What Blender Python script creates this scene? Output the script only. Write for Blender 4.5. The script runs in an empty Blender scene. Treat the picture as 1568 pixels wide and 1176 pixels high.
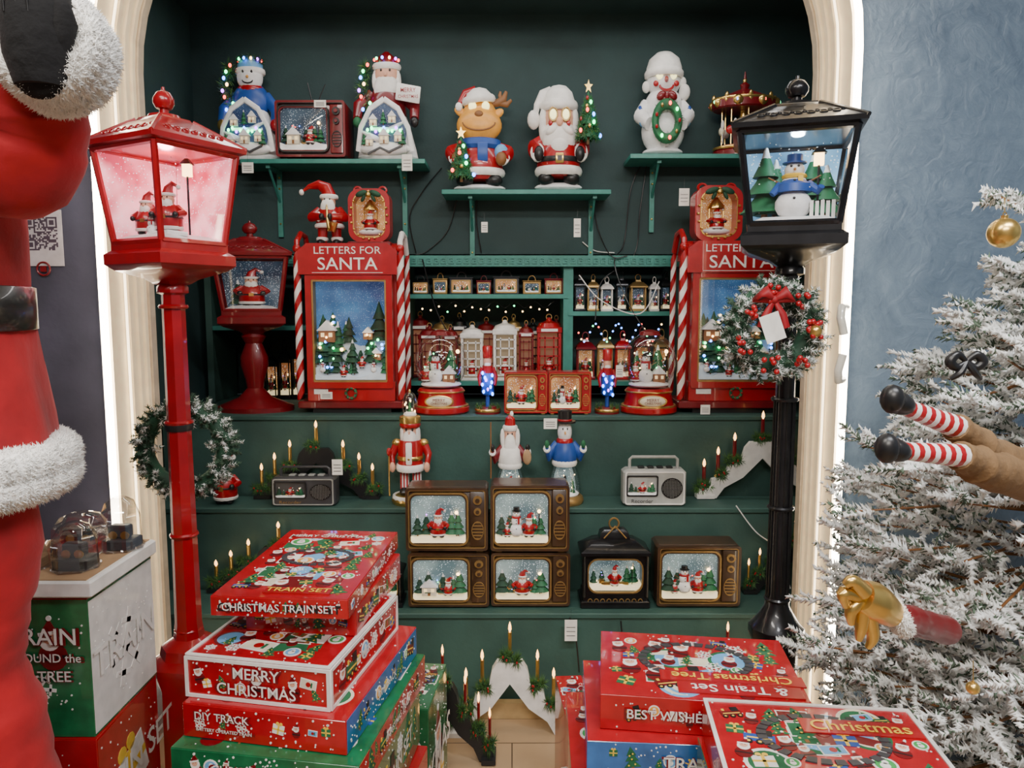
import bpy, math, random
import numpy as np
from contextlib import contextmanager
from mathutils import Vector, Matrix, Euler
random.seed(7); rng=np.random.default_rng(7)
F=1150.0; PIT=math.radians(6); CZ=1.5
def slope(py): return math.tan(math.atan((600-py)/F)-PIT)
def zat(py,d): return CZ+slope(py)*d
def cdep(z,d): return d*math.cos(PIT)-(z-CZ)*math.sin(PIT)
def xat(px,z,d): return (px-800)/F*cdep(z,d)
def at(px,py,d):
    z=zat(py,d); return (xat(px,z,d),d,z)
# ---------------- materials
MC={}
def mat(name,col,rough=.5,metal=0,emit=0,ecol=None,var=.12,ns=25,bump=0,bs=80,coat=0,sheen=0):
    if name in MC: return MC[name]
    m=bpy.data.materials.new(name); m.use_nodes=True; nt=m.node_tree; b=nt.nodes['Principled BSDF']
    tc=nt.nodes.new('ShaderNodeTexCoord')
    n=nt.nodes.new('ShaderNodeTexNoise'); n.inputs['Scale'].default_value=ns; n.inputs['Detail'].default_value=5
    nt.links.new(tc.outputs['Object'],n.inputs['Vector'])
    r=nt.nodes.new('ShaderNodeValToRGB'); r.color_ramp.elements[0].position=.3; r.color_ramp.elements[1].position=.7
    r.color_ramp.elements[0].color=(*[c*(1-var) for c in col],1); r.color_ramp.elements[1].color=(*[min(1,c*(1+var)) for c in col],1)
    nt.links.new(n.outputs['Fac'],r.inputs[0]); nt.links.new(r.outputs[0],b.inputs['Base Color'])
    b.inputs['Roughness'].default_value=rough; b.inputs['Metallic'].default_value=metal
    b.inputs['Coat Weight'].default_value=coat; b.inputs['Sheen Weight'].default_value=sheen
    if emit:
        b.inputs['Emission Color'].default_value=(*(ecol or col),1); b.inputs['Emission Strength'].default_value=emit
    if bump:
        n2=nt.nodes.new('ShaderNodeTexNoise'); n2.inputs['Scale'].default_value=bs; n2.inputs['Detail'].default_value=6
        nt.links.new(tc.outputs['Object'],n2.inputs['Vector'])
        bp=nt.nodes.new('ShaderNodeBump'); bp.inputs['Strength'].default_value=bump; bp.inputs['Distance'].default_value=.01
        nt.links.new(n2.outputs['Fac'],bp.inputs['Height']); nt.links.new(bp.outputs[0],b.inputs['Normal'])
    MC[name]=m; return m
def glassmat(name='clear_glass',lo=.05,hi=.65):
    if name in MC: return MC[name]
    m=bpy.data.materials.new(name); m.use_nodes=True; nt=m.node_tree; nt.nodes.clear()
    o=nt.nodes.new('ShaderNodeOutputMaterial'); mx=nt.nodes.new('ShaderNodeMixShader'); t=nt.nodes.new('ShaderNodeBsdfTransparent'); g=nt.nodes.new('ShaderNodeBsdfGlossy')
    g.inputs['Roughness'].default_value=.04; lw=nt.nodes.new('ShaderNodeLayerWeight'); lw.inputs['Blend'].default_value=.22
    mp=nt.nodes.new('ShaderNodeMapRange'); mp.inputs['To Min'].default_value=lo; mp.inputs['To Max'].default_value=hi
    nt.links.new(lw.outputs['Facing'],mp.inputs['Value']); nt.links.new(mp.outputs[0],mx.inputs[0])
    nt.links.new(t.outputs[0],mx.inputs[1]); nt.links.new(g.outputs[0],mx.inputs[2]); nt.links.new(mx.outputs[0],o.inputs[0])
    MC[name]=m; return m
def screenmat(name,c1,c2,st=1.0,sc=9,dots=170,th=.2):
    m=bpy.data.materials.new(name); m.use_nodes=True; nt=m.node_tree; b=nt.nodes['Principled BSDF']
    tc=nt.nodes.new('ShaderNodeTexCoord'); n=nt.nodes.new('ShaderNodeTexNoise'); n.inputs['Scale'].default_value=sc
    nt.links.new(tc.outputs['Object'],n.inputs['Vector'])
    r=nt.nodes.new('ShaderNodeValToRGB'); r.color_ramp.elements[0].color=(*c1,1); r.color_ramp.elements[1].color=(*c2,1)
    r.color_ramp.elements[0].position=.35; r.color_ramp.elements[1].position=.65
    nt.links.new(n.outputs['Fac'],r.inputs[0])
    v=nt.nodes.new('ShaderNodeTexVoronoi'); v.inputs['Scale'].default_value=dots; nt.links.new(tc.outputs['Object'],v.inputs['Vector'])
    lt=nt.nodes.new('ShaderNodeMath'); lt.operation='LESS_THAN'; lt.inputs[1].default_value=th; nt.links.new(v.outputs['Distance'],lt.inputs[0])
    mx=nt.nodes.new('ShaderNodeMix'); mx.data_type='RGBA'; nt.links.new(lt.outputs[0],mx.inputs['Factor']); nt.links.new(r.outputs[0],mx.inputs[6]); mx.inputs[7].default_value=(.8,.88,.95,1)
    nt.links.new(mx.outputs[2],b.inputs['Base Color']); nt.links.new(mx.outputs[2],b.inputs['Emission Color']); b.inputs['Emission Strength'].default_value=st
    b.inputs['Roughness'].default_value=.4
    return m
RED=mat('glossy_red',(.38,.005,.010),.3,coat=.4); DRED=mat('dark_red_paint',(.17,.003,.007),.35,coat=.3); LRED=mat('lamp_red_paint',(.30,.003,.008),.28,coat=.5)
VELV=mat('red_velvet',(.33,.0015,.006),.85,sheen=.08,ns=9,var=.35,bump=.35,bs=22)
FUR=mat('white_fur',(.9,.88,.84),.9); SNOW=mat('snow_white',(.87,.87,.87),.7,bump=.2,bs=120); WHITE=mat('white_paint',(.82,.80,.76),.45)
LSNOW=mat('glow_snow',(.85,.88,.9),.7,emit=.30,ecol=(1,.92,.8)); WSNOW=mat('warm_glow_snow',(.9,.83,.66),.7,emit=.85,ecol=(1,.82,.42))  # these two snow materials emit light themselves, imitating lamplight inside the scenes
BLK=mat('black_plastic',(.012,.012,.013),.35); BLKM=mat('black_lamp_metal',(.014,.014,.016),.3,metal=.5,coat=.3,var=.3); BFUR=mat('black_mitten',(.004,.004,.005),.98,bump=.3,bs=60)
SKIN=mat('figurine_skin',(.72,.38,.26),.45); GOLD=mat('gold',(.75,.5,.15),.28,metal=.9); DGOLD=mat('antique_gold',(.40,.25,.09),.4,metal=.7)
GRN=mat('tree_green',(.015,.13,.05),.6,var=.3); DGRN=mat('dark_pine',(.012,.06,.03),.7,var=.4); BGRN=mat('bright_green',(.05,.35,.08),.5)
BLUE=mat('blue_paint',(.02,.08,.35),.4); LBLUE=mat('light_blue_paint',(.15,.4,.7),.4); BROWN=mat('brown_paint',(.24,.10,.03),.5); ORANGE=mat('tan_orange_paint',(.78,.36,.06),.4)
TAN=mat('tan_cloth',(.20,.115,.05),.9,bump=.4,bs=60); CREAM=mat('cream',(.75,.68,.52),.5); YEL=mat('yellow_paint',(.85,.55,.06),.4)
WOODB=mat('dark_walnut',(.05,.024,.011),.35,coat=.4,var=.4,ns=14); GREY=mat('radio_grey',(.38,.39,.37),.35); DGREY=mat('radio_dark',(.05,.05,.055),.4)
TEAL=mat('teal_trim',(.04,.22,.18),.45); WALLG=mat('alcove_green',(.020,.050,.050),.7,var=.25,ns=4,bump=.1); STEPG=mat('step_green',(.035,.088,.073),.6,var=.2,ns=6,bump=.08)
GL=glassmat(); PAPER=mat('paper_tag',(.8,.78,.72),.7); KRAFT=mat('cardboard',(.4,.25,.13),.8)
FLAME=mat('candle_flame',(1,.6,.2),.5,emit=5,ecol=(1,.5,.15)); EYEL=mat('lit_eye',(1,.9,.4),.5,emit=2.0,ecol=(1,.9,.4)); WARM=mat('warm_glow',(1,.75,.4),.5,emit=.9,ecol=(1,.7,.35))
LB=mat('led_blue',(.1,.3,1),.5,emit=11,ecol=(.08,.25,1)); LG=mat('led_green',(.1,1,.4),.5,emit=8,ecol=(.08,1,.35)); LR=mat('led_red',(1,.1,.05),.5,emit=6,ecol=(1,.06,.04)); LP=mat('led_purple',(.6,.1,1),.5,emit=8,ecol=(.5,.1,1)); LY=mat('led_warm',(1,.7,.3),.5,emit=8,ecol=(1,.62,.25))
LEDS=[LB,LG,LR,LP,LY]
S_BLUE=screenmat('snow_backdrop_blue',(.015,.05,.14),(.05,.15,.30),.9,8,200,.14); S_TV=screenmat('snow_backdrop_teal',(.07,.11,.12),(.20,.26,.25),1.1); S_PINK=screenmat('snow_backdrop_pink',(.50,.05,.10),(.95,.5,.55),1.1,12,120); S_DARK=screenmat('snow_backdrop_dark',(.015,.03,.05),(.05,.09,.13),.6); S_WARM=screenmat('warm_backdrop',(.25,.09,.03),(.55,.3,.1),.9)
S_LAMP=screenmat('lamp_backdrop',(.03,.10,.20),(.22,.45,.65),1.4,7,110)
S_NIGHT=screenmat('night_village_backdrop',(.01,.02,.06),(.03,.07,.14),.7,8,200,.12)
FLOCK=mat('flocked_needle',(.88,.89,.87),.9,ns=60); NEED=mat('needle_green',(.10,.15,.10),.8,ns=60,var=.4); NEED2=mat('needle_garland',(.06,.15,.03),.7,ns=60,var=.5); NEEDW=mat('needle_wreath',(.05,.095,.055),.8,ns=60,var=.4)
# ---------------- mesh builder
def tm(loc=(0,0,0),rot=(0,0,0),sc=(1,1,1)):
    if isinstance(sc,(int,float)): sc=(sc,)*3
    return np.array(Matrix.LocRotScale(Vector(loc),Euler([math.radians(a) for a in rot]),Vector(sc)))
def rrect(w,h,r,n=4):
    r=max(min(r,w/2-1e-5,h/2-1e-5),1e-5); P=[]
    for cx,cy,a0 in((w/2-r,-h/2+r,-90),(w/2-r,h/2-r,0),(-w/2+r,h/2-r,90),(-w/2+r,-h/2+r,180)):
        for i in range(n+1):
            a=math.radians(a0+90*i/n); P.append((cx+r*math.cos(a),cy+r*math.sin(a)))
    return P
TXT={}
def textmesh(s,off=0,shear=0):
    k=(s,off,shear)
    if k in TXT: return TXT[k]
    cu=bpy.data.curves.new('tmp','FONT'); cu.body=s; cu.size=1; cu.align_x='CENTER'; cu.align_y='CENTER'; cu.offset=off; cu.extrude=.01; cu.shear=shear; cu.resolution_u=3
    ob=bpy.data.objects.new('tmp',cu); bpy.context.scene.collection.objects.link(ob); bpy.context.view_layer.update()
    me=bpy.data.meshes.new_from_object(ob.evaluated_get(bpy.context.evaluated_depsgraph_get()))
    v=np.array([tuple(p.co) for p in me.vertices]); f=[tuple(p.vertices) for p in me.polygons]
    bpy.data.objects.remove(ob); bpy.data.curves.remove(cu); bpy.data.meshes.remove(me)
    TXT[k]=(v,f); return TXT[k]
class M:
    def __init__(s): s.V=[];s.n=0;s.F=[];s.MI=[];s.S=[];s.mats=[];s.X=np.eye(4)
    @contextmanager
    def T(s,loc=(0,0,0),rot=(0,0,0),sc=(1,1,1)):
        o=s.X; s.X=o@tm(loc,rot,sc); yield; s.X=o
    def add(s,v,f,m,sm=True):
        v=np.asarray(v,float).reshape(-1,3)@s.X[:3,:3].T+s.X[:3,3]; o=s.n; s.V.append(v); s.n+=len(v)
        if isinstance(f,np.ndarray): s.F+=(f+o).tolist()
        else: s.F+=[tuple(i+o for i in q) for q in f]
        if m not in s.mats: s.mats.append(m)
        k=s.mats.index(m); s.MI+=[k]*len(f); s.S+=[sm]*len(f)
    def loft(s,R,m,cap=True,sm=True,closed=False):
        k=len(R[0]);n=len(R);f=[]
        for i in range(n if closed else n-1):
            j=(i+1)%n
            for a in range(k):
                b=(a+1)%k; f.append((i*k+a,i*k+b,j*k+b,j*k+a))
        s.add(np.array(R).reshape(-1,3),f,m,sm)
        if cap and not closed:
            s.add(R[0],[tuple(range(k))[::-1]],m,False); s.add(R[-1],[tuple(range(k))],m,False)
    def lathe(s,prof,m,c=(0,0,0),seg=20,cap=True,sm=True,ph=0):
        R=[[(c[0]+max(r,1e-4)*math.cos(ph+2*math.pi*i/seg),c[1]+max(r,1e-4)*math.sin(ph+2*math.pi*i/seg),c[2]+z) for i in range(seg)] for r,z in prof]
        s.loft(R,m,cap,sm)
    def sq(s,prof,m,c=(0,0,0)):
        R=[[(c[0]-a,c[1]-a,c[2]+z),(c[0]+a,c[1]-a,c[2]+z),(c[0]+a,c[1]+a,c[2]+z),(c[0]-a,c[1]+a,c[2]+z)] for a,z in prof]
        s.loft(R,m,True,False)
    def ell(s,c,r,m,seg=14,rot=(0,0,0)):
        if isinstance(r,(int,float)): r=(r,r,r)
        n=max(5,seg//2+1)
        with s.T(c,rot,r): s.lathe([(math.cos(math.pi*(i/n-.5)),math.sin(math.pi*(i/n-.5))) for i in range(n+1)],m,seg=seg,cap=False)
    def tube(s,pts,r,m,seg=8,closed=False,cap=True):
        P=[Vector(p) for p in pts];n=len(P); rr=r if isinstance(r,(list,tuple)) else [r]*n; R=[];u=None
        for i in range(n):
            t=(P[(i+1)%n]-P[i-1]) if closed else (P[min(i+1,n-1)]-P[max(i-1,0)])
            if t.length<1e-9: t=Vector((0,0,1))
            t.normalize()
            if u is None: u=t.orthogonal().normalized()
            else:
                u=u-t*u.dot(t); u=u.normalized() if u.length>1e-6 else t.orthogonal().normalized()
            w=t.cross(u); R.append([tuple(P[i]+rr[i]*(math.cos(a)*u+math.sin(a)*w)) for a in [2*math.pi*k/seg for k in range(seg)]])
        s.loft(R,m,cap,True,closed)
    def cyl(s,a,b,r0,m,r1=None,seg=12): s.tube([a,b],[r0,r1 if r1 is not None else r0],m,seg)
    def torus(s,c,R,r,m,rot=(0,0,0),n=24,seg=8,sc=(1,1,1)):
        with s.T(c,rot,sc): s.tube([(R*math.cos(2*math.pi*i/n),R*math.sin(2*math.pi*i/n),0) for i in range(n)],r,m,seg,closed=True)
    def box(s,c,z,m,bev=0,rot=(0,0,0)):
        w,d,h=z
        with s.T(c,rot):
            if bev<=0:
                s.loft([[(-w/2,-d/2,q),(w/2,-d/2,q),(w/2,d/2,q),(-w/2,d/2,q)] for q in(-h/2,h/2)],m,True,False)
            else:
                b=bev; R=[]
                for q,i in((-h/2,b),(-h/2+b,0),(h/2-b,0),(h/2,b)): R.append([(x,y,q) for x,y in rrect(w-2*i,d-2*i,b,3)])
                s.loft(R,m,True,True)
    def prism(s,P,y0,y1,m,sm=False):
        s.loft([[(x,y1,z) for x,z in P],[(x,y0,z) for x,z in P]],m,True,sm)
    def frame(s,o,i,y0,y1,m,c=(0,0)):
        f=lambda q,y:[(c[0]+x,y,c[1]+z) for x,z in rrect(*q)]
        s.loft([f(o,y1),f(o,y0),f(i,y0),f(i,y1)],m,False,True)
    def text(s,t,size,m,loc=(0,0,0),rot=(90,0,0),off=0,sx=1,shear=0,th=.05):
        v,f=textmesh(t,off,shear)
        with s.T(loc,rot,(size*sx,size,size*th*2)): s.add(v,f,m,False)
    def fin(s,name,loc=(0,0,0),rz=0,V=None):
        V=np.concatenate(s.V) if V is None else V
        me=bpy.data.meshes.new(name); me.from_pydata(V.tolist(),[],s.F)
        for m in s.mats: me.materials.append(m)
        me.polygons.foreach_set('material_index',s.MI); me.polygons.foreach_set('use_smooth',s.S)
        me.update()
        if len(s.F)<60000: me.set_sharp_from_angle(angle=math.radians(38))
        ob=bpy.data.objects.new(name,me); ob.location=loc; ob.rotation_euler[2]=math.radians(rz); bpy.context.scene.collection.objects.link(ob); return ob
def place(m,name,x0,x1,yt,d,z=None,yb=None,rz=0,dep=None,maxdep=None):
    V=np.concatenate(m.V); a=math.radians(rz); R=np.array([[math.cos(a),-math.sin(a),0],[math.sin(a),math.cos(a),0],[0,0,1]]); V=V@R.T
    lo=V.min(0);hi=V.max(0)
    if z is None: z=zat(yb,d)
    H=zat(yt,d)-z; zm=z+H/2; W=(x1-x0)/F*cdep(zm,d); sx=W/(hi[0]-lo[0]); sz=H/(hi[2]-lo[2]); sy=sx if dep is None else dep/(hi[1]-lo[1])
    if maxdep and sy*(hi[1]-lo[1])>maxdep: sy=maxdep/(hi[1]-lo[1])
    c=np.array([(lo[0]+hi[0])/2,(lo[1]+hi[1])/2,lo[2]])
    m.fin(name,(xat((x0+x1)/2,zm,d),d,z),V=(V-c)*np.array([sx,sy,sz])); return z+H
# ---------------- needles
def needles(m,P0,P1,W,mats,probs):
    D=P1-P0; L=np.linalg.norm(D,axis=1,keepdims=True)+1e-9; D=D/L
    A=np.where(np.abs(D[:,2:3])<.8,np.array([[0,0,1.]]),np.array([[1.,0,0]])); U=np.cross(D,A); U/=np.linalg.norm(U,axis=1,keepdims=True)+1e-9; Wv=np.cross(D,U)
    vs=[P0+W*(math.cos(a)*U+math.sin(a)*Wv) for a in(0,2.094,4.189)]+[P1]
    V=np.stack(vs,1); pick=rng.choice(len(mats),len(P0),p=probs)
    for k,mt in enumerate(mats):
        v=V[pick==k]; n=len(v)
        if n==0: continue
        b=(np.arange(n)*4)[:,None,None]; f=(b+np.array([[0,1,3],[1,2,3],[2,0,3]])[None]).reshape(-1,3)
        m.add(v.reshape(-1,3),f,mt,True)
def unit(n):
    v=rng.normal(size=(n,3)); return v/np.linalg.norm(v,axis=1,keepdims=True)
def sprigs(m,P,D,L,n,nl,W,mats,probs,along=.7):
    P=np.repeat(P,n,0);D=np.repeat(D,n,0);L=np.repeat(L,n)[:,None]; t=rng.random((len(P),1))
    R=unit(len(P)); R-=D*np.sum(R*D,1,keepdims=True); R/=np.linalg.norm(R,axis=1,keepdims=True)+1e-9
    d=R+along*D; d/=np.linalg.norm(d,axis=1,keepdims=True)
    b=P+D*L*t; needles(m,b,b+d*nl*(.7+.6*rng.random((len(P),1)))*(1.15-.5*t),W,mats,probs)
def puffs(m,pts,r,n,W,mats,probs,ln=None):
    P=np.repeat(np.array(pts,float),n,0); o=unit(len(P)); b=P+o*r*.3*rng.random((len(P),1)); needles(m,b,b+o*(ln or r)*(.5+.6*rng.random((len(P),1))),W,mats,probs)
def furtube(m,path,r,n,ln,W=.0013,mt=None):
    path=np.array(path,float); k=rng.integers(0,len(path)-1,n); t=rng.random((n,1)); c=path[k]*(1-t)+path[k+1]*t; T=path[k+1]-path[k]; T/=np.linalg.norm(T,axis=1,keepdims=True)+1e-9
    o=unit(n); o-=T*np.sum(o*T,1,keepdims=True); o/=np.linalg.norm(o,axis=1,keepdims=True)+1e-9
    b=c+o*r*.97; d=o+.8*unit(n); d/=np.linalg.norm(d,axis=1,keepdims=True); needles(m,b,b+d*ln*(.6+.8*rng.random((n,1))),W,[mt or FUR],[1.])
# ---------------- decals (x,z plane, facing -Y)
def dpoly(m,P,mt,t=.001): m.prism(P,-t,0,mt)
def dcirc(m,x,z,r,mt,t=.001,n=18,sz=1): dpoly(m,[(x+r*math.cos(2*math.pi*i/n),z+sz*r*math.sin(2*math.pi*i/n)) for i in range(n)],mt,t)
def drect(m,x,z,w,h,mt,t=.001): dpoly(m,[(x-w/2,z-h/2),(x+w/2,z-h/2),(x+w/2,z+h/2),(x-w/2,z+h/2)],mt,t)
def dtree(m,s,t,mt=None):
    drect(m,0,-.55*s,.15*s,.2*s,BROWN,t)
    for z,w in((-.45,.45),(-.1,.36),(.22,.26)): dpoly(m,[(-w*s,z*s),(w*s,z*s),(0,(z+.5)*s)],mt or GRN,t)
    for x,z in((-.2,-.35),(.15,-.3),(0,0),(.08,.3),(-.1,.2)): dcirc(m,x*s,z*s,.05*s,YEL,t+.0002,8)
def dsanta(m,s,t):
    dcirc(m,0,-.35*s,.42*s,DRED,t); dcirc(m,0,.12*s,.3*s,WHITE,t+.0002); dcirc(m,0,.22*s,.19*s,SKIN,t+.0004); dpoly(m,[(-.26*s,.34*s),(.26*s,.34*s),(.12*s,.75*s)],DRED,t+.0004)
    drect(m,0,.34*s,.56*s,.1*s,WHITE,t+.0006); dcirc(m,.12*s,.77*s,.08*s,WHITE,t+.0006,10); drect(m,0,-.4*s,.8*s,.09*s,BLK,t+.0004); dcirc(m,-.07*s,.24*s,.025*s,BLK,t+.0006,8);dcirc(m,.07*s,.24*s,.025*s,BLK,t+.0006,8)
def dflake(m,s,t,mt=None):
    for a in(0,60,120):
        with m.T((0,0,0),(0,a,0)): drect(m,0,0,s*1.2,.12*s,mt or WHITE,t); drect(m,.4*s,0,.08*s,.4*s,mt or WHITE,t);drect(m,-.4*s,0,.08*s,.4*s,mt or WHITE,t)
def dgift(m,s,t,mt):
    drect(m,0,0,s,s*.8,mt,t); drect(m,0,0,.16*s,s*.8,YEL,t+.0002); drect(m,0,0,s,.14*s,YEL,t+.0002); dcirc(m,-.15*s,.48*s,.14*s,YEL,t,10); dcirc(m,.15*s,.48*s,.14*s,YEL,t,10)
def dtrain(m,s,t,mt):
    drect(m,0,0,s,s*.4,mt,t); drect(m,.25*s,.3*s,.35*s,.35*s,BLK,t+.0002); drect(m,-.3*s,.28*s,.12*s,.2*s,YEL,t); drect(m,0,-.02*s,s*.8,.07*s,YEL,t+.0002)
    for x in(-.35,0,.35): dcirc(m,x*s,-.24*s,.13*s,BLK,t+.0004,12); dcirc(m,x*s,-.24*s,.06*s,YEL,t+.0006,8)
def dtrack(m,s,t):
    n=28
    for i in range(n):
        a=2*math.pi*i/n; b=2*math.pi*(i+.75)/n
        dpoly(m,[(s*.85*math.cos(a),s*.55*math.sin(a)),(s*math.cos(a),s*.68*math.sin(a)),(s*math.cos(b),s*.68*math.sin(b)),(s*.85*math.cos(b),s*.55*math.sin(b))],DGREY,t)
def art(m,w,h,seed,n=26,smin=.03,smax=.08,panels=0):
    rd=random.Random(seed); pts=[]
    for i in range(panels):
        x=rd.uniform(-.36,.36)*w; z=rd.uniform(-.36,.36)*h; c=rd.choice([GRN,DRED,WHITE,LBLUE,GRN,CREAM,DRED,DRED]); pw=rd.uniform(.12,.26)*w; ph=rd.uniform(.10,.2)*h; t=.0003+i*.00002
        if i%3==0: dcirc(m,x,z,min(pw,w*.14)*.8,c,t,24); dcirc(m,x,z,min(pw,w*.14)*.66,rd.choice([LBLUE,CREAM,GRN]),t+.00001,24)
        elif i%3==1: drect(m,x,z,pw+.006,ph+.006,WHITE,t); drect(m,x,z,pw,ph,c,t+.00001)
        else:
            with m.T((x,0,z),(0,rd.uniform(-25,25),0)): drect(m,0,0,pw,ph*.7,c,t)
    for i in range(n*12):
        s=rd.uniform(smin,smax); x=rd.uniform(-w/2+s*.7,w/2-s*.7); z=rd.uniform(-h/2+s*.8,h/2-s*.8)
        if all((x-a)**2+(z-b)**2>((s+c)*.42)**2 for a,b,c in pts): pts.append((x,z,s))
        if len(pts)>=n: break
    for i,(x,z,s) in enumerate(pts):
        t=.0009+i*.00001; k=rd.randrange(10)
        with m.T((x,0,z),(0,rd.uniform(-20,20),0)):
            if k in(0,1): dtree(m,s,t)
            elif k in(2,3,9): dsanta(m,s*.9,t)
            elif k==4: dflake(m,s*.7,t)
            elif k==5: dgift(m,s*.7,t,rd.choice([GRN,BLUE,WHITE]))
            elif k==6: dtrain(m,s,t,rd.choice([GRN,DRED,BLUE]))
            elif k==7: dcirc(m,0,0,s*.45,WHITE,t); dcirc(m,0,0,s*.36,rd.choice([LBLUE,BGRN,ORANGE]),t+.0002); dcirc(m,0,-.08*s,s*.18,WHITE,t+.0004); dcirc(m,0,.14*s,s*.12,WHITE,t+.0004)
            else: drect(m,0,0,s,s*.6,WHITE,t); drect(m,0,0,s*.9,s*.5,rd.choice([LBLUE,CREAM,BROWN]),t+.0002); dcirc(m,0,0,s*.15,RED,t+.0004); drect(m,.2*s,0,s*.1,s*.3,GRN,t+.0004)
    for i in range(60):
        dcirc(m,rd.uniform(-w/2,w/2)*.96,rd.uniform(-h/2,h/2)*.96,rd.uniform(.001,.0026),WHITE,.0009,7)
# ---------------- mini items
def mtree(m,c,h,mt=GRN,snow=True,seg=10):
    with m.T(c,sc=(h,h,h)):
        m.cyl((0,0,0),(0,0,.2),.04,BROWN,seg=6)
        for z,r in((.12,.3),(.36,.24),(.6,.16)):
            m.lathe([(r*.5,z),(r,z-.01),(r*.55,z+.15),(.01,z+.38)],mt,seg=seg)
            if snow: m.lathe([(r*.42,z+.2),(.02,z+.385)],SNOW,seg=seg)
def msanta(m,c,h,rz=0):
    with m.T(c,(0,0,rz),(h,h,h)):
        m.ell((-.12,-.06,.05),(.09,.13,.06),BLK,8);m.ell((.12,-.06,.05),(.09,.13,.06),BLK,8)
        m.lathe([(.22,.08),(.27,.15),(.27,.35),(.18,.55),(.05,.62)],RED,seg=12); m.torus((0,0,.12),.24,.045,WHITE,n=12,seg=6); m.torus((0,0,.32),.265,.02,BLK,n=12,seg=5)
        m.box((0,-.27,.32),(.1,.03,.08),GOLD)
        m.ell((0,-.03,.66),.14,SKIN,10); m.ell((0,-.1,.56),(.14,.1,.15),WHITE,10); m.ell((0,-.17,.66),.03,SKIN,6)
        for x in(-.05,.05): m.ell((x,-.155,.7),.016,BLK,6)
        m.torus((0,-.01,.75),.13,.035,WHITE,n=12,seg=6); m.tube([(0,0,.74),(.02,0,.88),(.1,0,.97),(.2,0,.92)],[.13,.09,.05,.03],RED,8); m.ell((.22,0,.9),.05,WHITE,8)
        for q in(-1,1):
            m.tube([(q*.18,0,.5),(q*.33,-.05,.4),(q*.26,-.2,.36)],[.08,.07,.06],RED,8); m.ell((q*.24,-.24,.36),.06,BLK,8)
def msnow(m,c,h,scarf=RED,hat=BLK):
    with m.T(c,sc=(h,h,h)):
        m.ell((0,0,.22),(.26,.24,.24),SNOW,12); m.ell((0,0,.52),(.19,.18,.19),SNOW,12); m.ell((0,0,.76),.14,SNOW,12)
        m.torus((0,0,.66),.14,.04,scarf,n=12,seg=6); m.box((.08,-.17,.55),(.07,.03,.2),scarf); m.lathe([(.17,.86),(.17,.88),(.11,.88),(.11,1.0),(.09,1.0)],hat,seg=12)
        m.cyl((0,-.13,.76),(0,-.24,.75),.025,ORANGE,.003,6)
        for x in(-.05,.05): m.ell((x,-.125,.81),.02,BLK,6)
        for z in(.58,.48,.3): m.ell((0,-.2 if z>.4 else -.235,z),.02,BLK,6)
        for q in(-1,1): m.cyl((q*.17,0,.55),(q*.36,-.03,.66),.018,BROWN,.01,5)
def mhouse(m,c,w,rz=0,wall=None):
    with m.T(c,(0,0,rz),w):
        m.box((0,0,.3),(.8,.6,.6),wall or CREAM); m.prism([(-.5,.55),(.5,.55),(0,1.05)],-.36,.36,SNOW)
        for x in(-.2,.2): m.box((x,-.3,.35),(.18,.03,.2),WARM)
        m.box((0,-.3,.12),(.14,.03,.24),BROWN)
def scene_in(m,w,h,dep,bg,kind=0,seed=0,gm=None):
    rd=random.Random(seed)
    m.box((0,dep,h/2),(w,.004,h),bg)
    P=[(-w/2,0),(w/2,0)]+[(w/2-w*i/8,h*(.16+.04*math.sin(i*1.9+seed))) for i in range(9)]; m.prism(P,dep*.15,dep*.97,gm or LSNOW,True)
    for i in range(4 if kind!=2 else 5):
        x=[-.38,.36,-.22,.24,.05][i]*w; mtree(m,(x,dep*(.6+.1*(i%3)),h*.14),h*rd.uniform(.4,.62),GRN if i%2 else DGRN)
    if kind==0: msanta(m,(0,dep*.35,h*.12),h*.62); m.box((0,dep*.28,h*.2),(w*.5,dep*.2,h*.08),GOLD,.002); m.box((-w*.24,dep*.35,h*.25),(w*.09,dep*.2,h*.12),GOLD); m.box((w*.22,dep*.35,h*.2),(w*.08,dep*.2,h*.1),GRN)
    elif kind==1: msnow(m,(-w*.1,dep*.35,h*.13),h*.6); msanta(m,(w*.14,dep*.4,h*.12),h*.5); msanta(m,(-w*.27,dep*.4,h*.12),h*.32)
    elif kind==2: msanta(m,(w*.15,dep*.3,h*.12),h*.45); mhouse(m,(-w*.2,dep*.5,h*.13),h*.38); m.box((w*.1,dep*.25,h*.18),(w*.28,dep*.2,h*.08),DGOLD)
    elif kind==3: msnow(m,(0,dep*.35,h*.1),h*.7,BLUE)
    m.cyl((w*.33,dep*.4,h*.1),(w*.33,dep*.4,h*.6),h*.012,BLK,seg=5); m.ell((w*.33,dep*.4,h*.64),h*.04,LY,6)
    for i in range(6): m.ell((rd.uniform(-.4,.4)*w,dep*.3,h*rd.uniform(.15,.6)),h*.014,rd.choice(LEDS),6)
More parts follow.
